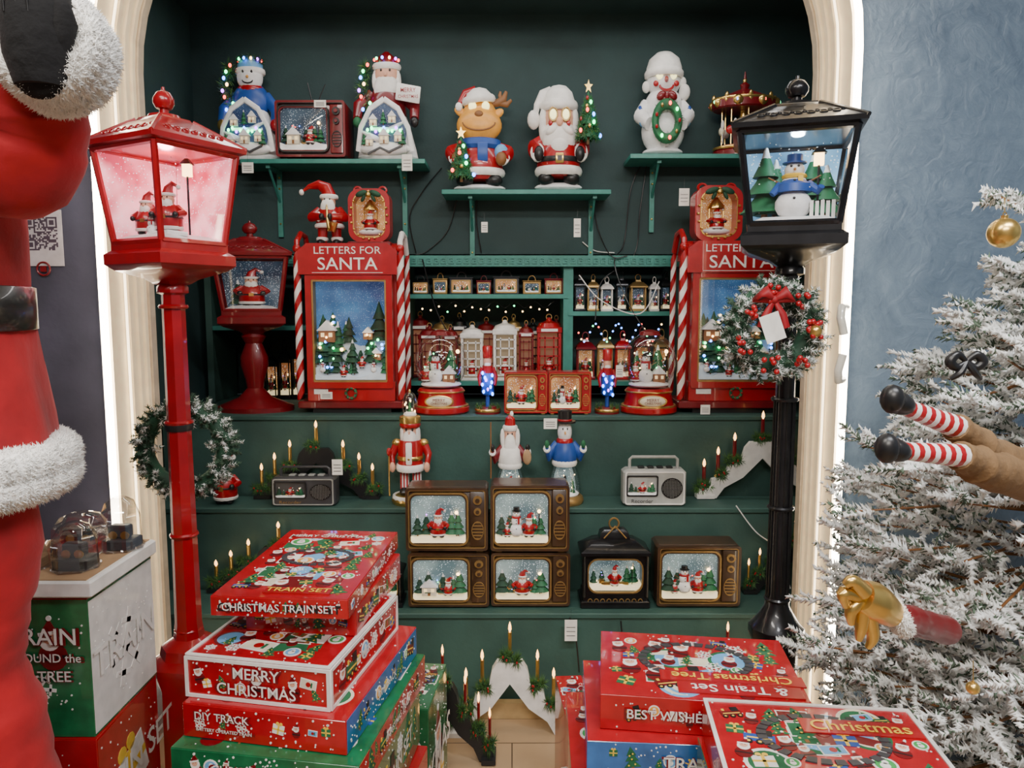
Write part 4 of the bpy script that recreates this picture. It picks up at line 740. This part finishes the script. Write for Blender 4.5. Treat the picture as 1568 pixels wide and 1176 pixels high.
for pts in ([(905,430,3.41),(940,470,3.38),(1000,490,3.35),(1030,440,3.4)],[(1150,790,2.81),(1180,830,2.8),(1215,860,2.8),(1235,920,2.7)],[(910,378,c),(930,392,c),(960,395,c)]): cable('white_power_cable',pts,.0025,WHITE)
# ================= train set boxes
BR=mat('box_red_print',(.42,.006,.013),.22,coat=.5,var=.15); BG=mat('box_green_print',(.012,.14,.05),.22,coat=.5,var=.3); BB=mat('box_blue_print',(.03,.13,.36),.22,coat=.5,var=.4,ns=12); BW=mat('box_white_print',(.8,.78,.75),.3,coat=.4)
def tbox(cx,y0,z0,w,dp,h,rz,top,side,seed,label=None,edge=False,right=None,lt=None,topt=None,n=40,rsmax=.075,hidden=False):
    m=M(); m.box((0,dp/2,h/2),(w,dp,h),side,.0015)
    m.box((0,dp/2,h+.0004),(w-.002,dp-.002,.0012),top)
    if not hidden:
      with m.T((0,dp/2,h+.001),(-90,0,0)):
        art(m,w*.97,dp*.97,seed,n,.03,rsmax,12)
        with m.T((0,0,.02)): dtrack(m,w*.3,.0026)
        if topt:
            for s,sz,px,pz,r,mt in topt: drect(m,px,pz,len(s)*sz*.54,sz*1.05,RED,.0034); m.text(s,sz,mt,(px,-.0045,pz),(90,r,0),.01)
        if edge: m.frame((w,dp,.002),(w-.016,dp-.016,.002),-.0030,0,BW)
    with m.T((0,0,h/2)):
        art(m,w*.95,h*.9,seed+1,8,h*.25,h*.55)
        if edge: m.frame((w,h,.001),(w-.014,h-.014,.001),-.003,0,BW)
        if label:
            for s,sz,px,pz in label: m.text(s,sz*1.08,DRED if lt is None else BLK,(px+.001,-.003,pz-.001),off=.02); m.text(s,sz,lt or WHITE,(px,-.0045,pz),off=.008)
    with m.T((w/2,dp/2,h/2),(0,0,90)):
        if right: drect(m,0,0,dp*.98,h*.96,right,.0006)
        with m.T((0,-.0007,0)): art(m,dp*.95,h*.9,seed+2,9,h*.3,h*.7)
        if label: m.text(label[0][0],h*.3,WHITE,(0,-.005,0),off=.01)
        if edge: m.frame((dp,h,.001),(dp-.014,h-.014,.001),-.003,0,BW)
    return m.fin('train_set_box',(cx,y0,z0),rz)
tbox(-.494,1.5,.844,.298,.47,.043,-4,BR,BR,11,[('CHRISTMAS TRAIN SET',.024,0,0)],right=BR,lt=WHITE,topt=[('MERRY CHRISTMAS',.024,-.02,.17,0,WHITE),('TRAIN SET',.03,.03,-.2,0,YEL)],n=60,rsmax=.06)
tbox(-.47,1.57,.777,.255,.36,.065,-7,BR,BR,21,right=BR,hidden=True)
tbox(-.525,1.44,.687,.325,.39,.088,-11,BR,BR,31,[('MERRY',.034,.0,.017),('CHRISTMAS',.034,.0,-.018)],edge=True,right=BR)
tbox(-.505,1.41,.613,.36,.44,.072,-11,BR,BR,41,[('DIY TRACK',.024,-.09,.014),('BATTERY OPERATED TRAIN',.010,-.085,-.014)],right=BB)
tbox(-.495,1.375,.541,.40,.47,.070,-9,BG,BG,51,[('CHRISTMAS TRAIN',.026,0,0)],right=BR)
tbox(-.50,1.40,.361,.42,.46,.178,-6,BR,BG,61,[('TRAIN SET',.05,0,0)],right=BG,hidden=True); tbox(-.50,1.39,.181,.42,.46,.178,-9,BR,BR,62,[('TRAIN SET',.05,0,0)],right=BR,hidden=True); tbox(-.50,1.4,0,.44,.46,.179,-6,BR,BB,63,[('TRAIN SET',.05,0,0)],right=BB,hidden=True)
tbox(.415,1.5,.579,.447,.315,.08,-7,BR,BR,71,[('BEST WISHES',.03,-.08,0)],topt=[('Christmas Tree',.042,.07,-.06,180,YEL),('& Train Set',.045,.08,-.11,180,WHITE)],n=50,right=BR,rsmax=.08)
tbox(.38,1.47,.49,.44,.36,.087,-4,BR,BB,81,[('TRAIN',.04,0,0)],right=BG,hidden=True); tbox(.36,1.5,.33,.46,.34,.158,-2,BR,BR,82,[('TRAIN SET',.05,0,0)],right=BR)
tbox(.37,1.5,.17,.46,.34,.158,-3,BR,BG,83,[('TRAIN SET',.05,0,0)],right=BG,hidden=True); tbox(.37,1.5,0,.46,.34,.168,-2,BR,BR,84,[('TRAIN SET',.05,0,0)],right=BR,hidden=True)
tbox(.56,1.13,.626,.40,.28,.075,-6,BR,BR,91,[('TRAIN SET',.04,0,0)],topt=[('Christmas',.045,.08,.06,0,YEL)],n=50,edge=True,rsmax=.06)
for i,z in enumerate((.47,.31,.155,0)): tbox(.56+.01*(i%2),1.13,z,.40,.28,.154,-4+2*i,BR,[BG,BR,BB,BR][i],92+i,[('TRAIN SET',.05,0,0)],hidden=True)
tbox(.19,1.88,.0,.08,.26,.38,4,BR,BR,99,[('TRAIN',.02,0,.05)],right=BG,rsmax=.05)
tbox(-.285,1.92,0,.11,.26,.40,-6,BG,BG,98,[('XMAS',.03,0,.05)],right=BG,rsmax=.05)
# left box display
tbox(-1.0,1.46,.60,.25,.27,.3,0,BR,BG,101,[('TRAIN',.05,.03,.07),('ROUND the',.026,.04,.025),('TREE',.032,.05,-.015)],right=BW,n=20)
tbox(-1.0,1.45,.31,.26,.28,.289,2,BR,BR,102,[('TRAIN SET',.04,0,0)],right=BR,hidden=True); tbox(-1.0,1.45,0,.27,.28,.309,2,BG,BG,103,[('TRAIN SET',.04,0,0)],right=BG,hidden=True)
m=M(); m.box((0,0,.02),(.26,.28,.035),WHITE,.004); m.box((0,0,.038),(.235,.265,.003),KRAFT); m.fin('white_display_tray',(-.99,1.59,.904))
m=M()
for i,(x,y,w,h) in enumerate(((-.06,-.06,.1,.07),(.05,-.06,.09,.10),(.0,.05,.12,.09),(.08,.07,.09,.12))):
    m.box((x,y,.012),(w*.8,w*.6,.024),[KRAFT,BLK,BR,DGREY][i],.003); m.lathe([(w*.55,0),(w*.52,.004),(w*.5,h*.6),(w*.35,h*.9),(w*.15,h)],glassmat('crinkled_plastic',.22,.8),(x,y,0),seg=7,sm=False); m.torus((x,y,.004),w*.52,.003,GL,n=14,seg=5); dtrain_z=.024; m.box((x,y,.04),(w*.5,w*.25,.03),DGREY,.003)
    for k in(-.15,.15): m.cyl((x+k*w,y-w*.14,.032),(x+k*w,y-w*.1,.032),.01,GOLD,seg=10)
m.fin('plastic_wrapped_ornaments',(-.985,1.59,.944))
# ================= QR poster
m=M(); m.box((0,0,0),(.13,.002,.17),mat('poster_card',(.5,.46,.48),.6)); rd=random.Random(1)
INK=mat('poster_ink',(.06,.04,.06),.6)
for i in range(21):
    for j in range(21):
        on=rd.random()<.5
        for a,b in((0,0),(14,14),(0,14)):
            if a<=i<a+7 and b<=j<b+7:
                u,v=i-a-3,j-b-3; q=max(abs(u),abs(v)); on=q!=2
        if on: m.box((-.048+i*.0048,-.0015,-.035+j*.0048),(.0048,.001,.0048),INK)
m.fin('qr_poster',at(65,372,YF-.004)); m=M(); m.torus((0,0,0),.020,.003,DRED,(90,0,0)); m.box((0,0,0),(.018,.004,.018),DRED); m.fin('red_wall_emblem',at(68,420,YF-.006))
# ================= giant santa (left)
def spl(P,n=6):
    P=[Vector(p) for p in P]; Q=[]
    for i in range(len(P)-1):
        a=P[max(i-1,0)];b=P[i];c=P[i+1];e=P[min(i+2,len(P)-1)]
        for k in range(n): t=k/n; Q.append(.5*((2*b)+(c-a)*t+(2*a-5*b+4*c-e)*t*t+(3*b-a-3*c+e)*t**3))
    Q.append(P[-1]); return Q
def smooth_tube(m,P,r,mt,seg=20,n=6,wr=0):
    V4=[(*p,q) for p,q in zip(P,r)]; Q=spl(V4,n)
    m.tube([tuple(q[:3]) for q in Q],[max(.002,q[3]*(1+wr*math.sin(i*2.1)*.5+wr*.5*math.sin(i*.9+1))) for i,q in enumerate(Q)],mt,seg)
m=M(); sx,sy=-1.0,1.12
prof=[(.27,1.215),(.27,1.25),(.262,1.32),(.25,1.40),(.242,1.47),(.238,1.5),(.24,1.54),(.245,1.62),(.238,1.72),(.215,1.82),(.15,1.9),(.07,1.94)]
R=[]
for r,z in prof:
    R.append([(sx+r*(1+ (.03*math.sin(9*a+z*6) if z<1.45 else .015*math.sin(7*a+z*20)))*math.cos(a),sy+r*.85*(1+(.03*math.sin(9*a+z*6) if z<1.45 else 0))*math.sin(a),z) for a in [2*math.pi*k/48 for k in range(48)]])
m.loft(R,VELV)
circ=lambda r,z,n=48:[(sx+r*math.cos(2*math.pi*k/n),sy+r*.85*math.sin(2*math.pi*k/n),z) for k in range(n+1)]
for dz in(-.014,.014): m.tube(circ(.268,1.245+dz)[:-1],.030,FUR,10,closed=True); furtube(m,circ(.268,1.245+dz),.030,26000,.008)
BELT=mat('belt_leather',(.012,.012,.013),.3,coat=.3)
Rb=[[(sx+r*math.cos(a),sy+r*.85*math.sin(a),z) for a in [2*math.pi*k/48 for k in range(48)]] for r,z in((.238,1.462),(.248,1.464),(.248,1.53),(.238,1.532))]; m.loft(Rb,BELT,False)
for a in(-1.1,-.35):
    with m.T((sx+.248*math.cos(a),sy+.212*math.sin(a),1.497),(0,0,math.degrees(a)+90)): m.frame((.03,.085,.008),(.018,.07,.006),-.01,.002,BELT)
with m.T((sx+.03,sy-.2,1.497)): m.frame((.1,.09,.015),(.07,.06,.01),-.03,.0,GOLD)
vp=[(sx+.02,sy-.225,1.27),(sx+.02,sy-.205,1.45),(sx+.02,sy-.205,1.6),(sx+.0,sy-.18,1.8)]; m.tube(vp,.03,FUR,10); furtube(m,vp,.03,5000,.01)
E=at(42,255,1.06); Cf=at(80,130,1.0)
smooth_tube(m,[(sx+.12,sy-.02,1.80),(sx+.22,sy-.03,1.73),(E[0]-.015,E[1],E[2]-.01),(E[0]+.018,E[1]-.01,E[2]+.045),(E[0]+.03,E[1]-.03,E[2]+.09),(Cf[0],Cf[1]+.02,Cf[2]+.03)],[.078,.076,.070,.070,.066,.055],VELV,24,6,.05)
Cc=at(86,80,.97)
with m.T(Cc,(78,0,4)):
    cc=[(.046*math.cos(2*math.pi*k/32),.052*math.sin(2*math.pi*k/32),0) for k in range(33)]
    for dz in(-.02,.0,.018): m.tube([(x,y,dz) for x,y,z in cc[:-1]],.021,FUR,10,closed=True); furtube(m,[(x,y,dz) for x,y,z in cc],.021,14000,.008)
    m.lathe([(.035,-.05),(.04,0),(.04,.02)],VELV,seg=20)
    m.ell((0,.004,.022),(.038,.05,.03),BFUR,22)
with m.T(Cc,(0,0,0)):
    m.lathe([(.03,-.035),(.040,.0),(.042,.04),(.038,.07),(.024,.095),(.004,.105)],BFUR,(0.004,-.036,-.02),seg=22); m.ell((.004,-.04,-.03),(.037,.022,.04),BFUR,18); m.tube([(.029,-.04,-.02),(.044,-.05,.015),(.041,-.05,.04)],[.012,.014,.009],BFUR,12)
    for k in range(3): m.tube([(-.012+.014*k,-.075,.02),(-.012+.014*k,-.076,.055)],.0012,BLK,4)
smooth_tube(m,[(sx-.16,sy,1.80),(sx-.3,sy-.03,1.66),(sx-.33,sy-.1,1.5),(sx-.28,sy-.2,1.42)],[.085,.08,.07,.06],VELV,20,6,.04); m.torus((sx-.27,sy-.22,1.41),.05,.03,FUR,(50,0,0)); m.ell((sx-.25,sy-.26,1.39),(.045,.06,.05),BFUR); m.tube([(sx-.23,sy-.24,1.41),(sx-.2,sy-.28,1.42)],[.018,.012],BFUR,8)
for q in(-1,1):
    lx=sx+q*.125+(.03 if q>0 else 0)
    smooth_tube(m,[(lx,sy,1.3),(lx+q*.005,sy-.01,1.1),(lx-q*.014,sy-.01,.95),(lx+q*.004,sy,.8),(lx+q*.012,sy,.62),(lx+q*.01,sy,.52)],[.1,.09,.078,.085,.09,.08],VELV,28,8,.06)
    m.lathe([(.075,.0),(.075,.14),(.085,.15)],BLK,(lx,sy,.42),seg=18); m.ell((lx,sy-.06,.46),(.075,.14,.06),BLK); m.torus((lx,sy,.57),.085,.03,FUR)
m.ell((sx,sy-.02,2.03),(.1,.1,.115),SKIN,20); m.ell((sx,sy-.1,1.93),(.11,.07,.14),FUR,16); furtube(m,[(sx,sy-.1,2.0),(sx,sy-.12,1.82)],.07,3000,.03,.002); m.ell((sx,sy-.125,2.03),.02,SKIN); m.torus((sx,sy,2.1),.1,.03,FUR); smooth_tube(m,[(sx,sy,2.1),(sx,sy,2.25),(sx-.08,sy,2.34),(sx-.2,sy,2.26)],[.1,.07,.045,.02],VELV); m.ell((sx-.22,sy,2.24),.04,FUR)
for q in(-1,1): m.ell((sx+q*.04,sy-.11,2.06),.012,BLK); m.ell((sx+q*.1,sy,2.03),(.015,.025,.03),SKIN); m.ell((sx+q*.035,sy-.125,1.995),(.045,.02,.016),FUR,10,(0,q*15,0))
m.fin('giant_santa_figure')
m=M(); m.box((0,0,.2),(.6,.44,.4),DGREY,.01); m.box((0,0,.39),(.61,.45,.03),DGREY,.005); m.fin('santa_plinth',(sx,sy,0))
# ================= flocked tree
m=M(); tx,ty=1.29,1.62
m.cyl((tx,ty,.05),(tx,ty,1.7),.03,BROWN,.008,10); m.lathe([(.2,0),(.2,.02),(.05,.05),(.04,.12)],BLK,(tx,ty,0),seg=16)
def rad(z): return float(np.interp(z,[.15,.6,1.0,1.25,1.42,1.58,1.75],[.56,.56,.51,.41,.29,.16,.04]))
SP=[];SD=[];SL=[]
for li,z0 in enumerate(np.linspace(.35,1.72,26)):
    R0=rad(z0); k=int(7+R0*24)
    for i in range(k):
        z=z0+random.uniform(-.035,.035)
        a=2*math.pi*(i+random.random()*.8)/k+li*.4; Rr=R0*random.uniform(.74,1.06); out=np.array([math.cos(a),math.sin(a),0])
        if out[1]>.75 and R0>.2: continue
        p0=np.array([tx,ty,z]); tip=p0+out*Rr+np.array([0,0,-.05+.14*random.random()]); ctr=p0+out*Rr*.5
        m.tube([tuple(p0),tuple(ctr),tuple(tip)],[.005,.004,.002],BROWN,4)
        side=np.array([-out[1],out[0],0])
        for t in (.38,.52,.64,.75,.86,.96):
            b=p0*(1-t)+tip*t
            for q in(-1,1):
                d_=out*random.uniform(.5,1)+side*q*random.uniform(.3,1.)+np.array([0,0,random.uniform(-.4,.6)]); d_/=np.linalg.norm(d_); SP.append(b);SD.append(d_);SL.append(random.uniform(.07,.12)*(.6+.4*R0/.5))
        d_=out+np.array([0,0,.2]); d_/=np.linalg.norm(d_); SP.append(tip-out*.05);SD.append(d_);SL.append(.1)
SP=np.array(SP);SD=np.array(SD);SL=np.array(SL); gr=rng.random(len(SP))<.14
sprigs(m,SP[~gr],SD[~gr],SL[~gr],46,.0175,.0042,[FLOCK,NEED],[.9,.1],.75)
sprigs(m,SP[gr],SD[gr],SL[gr],46,.02,.0026,[FLOCK,NEED],[.35,.65],.8)
m.fin('flocked_christmas_tree')
def ball(name,px,py,d,r,mt):
    m=M(); m.ell((0,0,0),r,mt,28); m.lathe([(r*.22,r*.95),(r*.22,r*1.15)],GOLD,seg=10); m.torus((0,0,r*1.25),r*.12,r*.03,GOLD,(90,0,0),10,4); m.tube([(0,0,r*1.3),(.004,.01,r*1.3+.03)],.0008,GOLD,4); m.fin(name,at(px,py,d))
ball('gold_bauble',1568,364,1.35,.027,GOLD); ball('gold_bauble',1520,1075,1.2,.011,GOLD)
m=M(); A=np.array([tx,ty,1.62]); B=np.array(at(1552,302,1.34)); m.tube([tuple(A),tuple(B)],[.006,.002],BROWN,5)
ts=np.linspace(.25,.96,22); P_=np.array([A+(B-A)*t for t in ts]); D_=np.array([(B-A)/np.linalg.norm(B-A)+np.array([0,random.uniform(-.5,.5),random.uniform(-.7,.5)]) for _ in ts]); D_/=np.linalg.norm(D_,axis=1,keepdims=True)
sprigs(m,P_,D_,np.full(len(ts),.055),60,.015,.0036,[FLOCK,NEED],[.85,.15],.8); m.fin('flocked_branch')
WS=mat('stocking_white',(.8,.78,.76),.8)
m=M()
def leg(sh,kn,hip,hip2):
    A,B=Vector(at(*sh)),Vector(at(*kn)); n=13
    for i in range(n):
        p=A.lerp(B,i/n);q=A.lerp(B,(i+1)/n); r0=.013+.006*i/n; r1=.013+.006*(i+1)/n
        m.tube([p,q],[r0,r1],RED if i%2 else WS,12)
    C,D=Vector(at(*hip)),Vector(at(*hip2)); smooth_tube(m,[tuple(B.lerp(A,.04)),tuple(B.lerp(C,.5)),tuple(C),tuple(D)],[.021,.028,.033,.04],TAN,16,6,.14)
    u=(A-B).normalized(); m.ell(tuple(A+u*.010+Vector((0,-.006,.002))),(.026,.02,.018),BLK,14,(0,18,0)); m.ell(tuple(A+u*.028+Vector((0,-.012,.004))),(.018,.018,.023),BLK,12)
leg((1408,634,1.14),(1496,668,1.18),(1545,712,1.24),(1640,752,1.34)); leg((1402,704,1.1),(1502,712,1.14),(1540,732,1.2),(1640,758,1.34))
m.ell(at(1660,765,1.38),(.06,.06,.07),TAN,16)
m.fin('elf_doll_legs')
m=M()
smooth_tube(m,[at(1480,985,1.26),at(1430,972,1.19),at(1405,965,1.14)],[.024,.025,.022],DRED,16,6,.08); smooth_tube(m,[at(1392,958,1.12),at(1365,940,1.1),at(1345,930,1.09)],[.022,.030,.024],GOLD,18)
for k,(px,py) in enumerate(((1322,948),(1330,975),(1342,1000),(1356,1012))):
    smooth_tube(m,[at(1350,935,1.09),at(px-4+4*k,py-22,1.075+.008*k),at(px,py,1.08+.008*k)],[.012,.010,.005],GOLD,10)
smooth_tube(m,[at(1350,925,1.08),at(1332,908,1.07),at(1320,915,1.07)],[.013,.010,.006],GOLD,10)
with m.T(at(1400,962,1.13),(0,65,0)): m.torus((0,0,0),.024,.010,FUR); furtube(m,[(.024*math.cos(a),.024*math.sin(a),0) for a in np.linspace(0,6.28,20)],.01,2500,.006)
m.fin('elf_doll_arm_gold_glove')
m=M(); 
for q in(-1,1): smooth_tube(m,[(0,0,0),(q*.016,0,.012),(q*.028,0,.0),(q*.016,0,-.01),(0,0,0)],[.004,.007,.009,.007,.004],BLK,10); smooth_tube(m,[(0,0,0),(q*.012,-.005,-.018),(q*.026,0,-.03)],[.005,.006,.004],BLK,8)
m.fin('black_ribbon_bow',at(1510,565,1.26))
# ================= lights
def area(name,loc,size,e,col,rot=(0,0,0)):
    l=bpy.data.lights.new(name,'AREA'); l.shape='RECTANGLE'; l.size=size[0]; l.size_y=size[1]; l.energy=e; l.color=col; o=bpy.data.objects.new(name,l); o.location=loc; o.rotation_euler=[math.radians(a) for a in rot]; bpy.context.scene.collection.objects.link(o)
    return o
area('ceiling_panel_light_a',(-.7,.35,3.15),(1.2,.3),44,(1,.94,.86)); area('ceiling_panel_light_b',(1.1,.35,3.15),(1.2,.3),64,(.96,.97,1)); area('ceiling_panel_light_c',(0,-1.2,3.15),(1.6,.4),105,(1,.93,.85),(28,0,0))
area('alcove_downlight',(0,3.0,2.8),(2.2,.1),9,(1,.96,.92))
w=bpy.data.worlds.new('shop_ambient'); w.use_nodes=True; w.node_tree.nodes['Background'].inputs[0].default_value=(.5,.55,.6,1); w.node_tree.nodes['Background'].inputs[1].default_value=.15; bpy.context.scene.world=w
cam=bpy.data.cameras.new('camera'); co=bpy.data.objects.new('camera',cam); bpy.context.scene.collection.objects.link(co); co.location=(0,0,CZ); co.rotation_euler=(math.radians(84),0,0)
cam.sensor_width=36; cam.lens=F/1600*36; cam.clip_start=.02; bpy.context.scene.camera=co
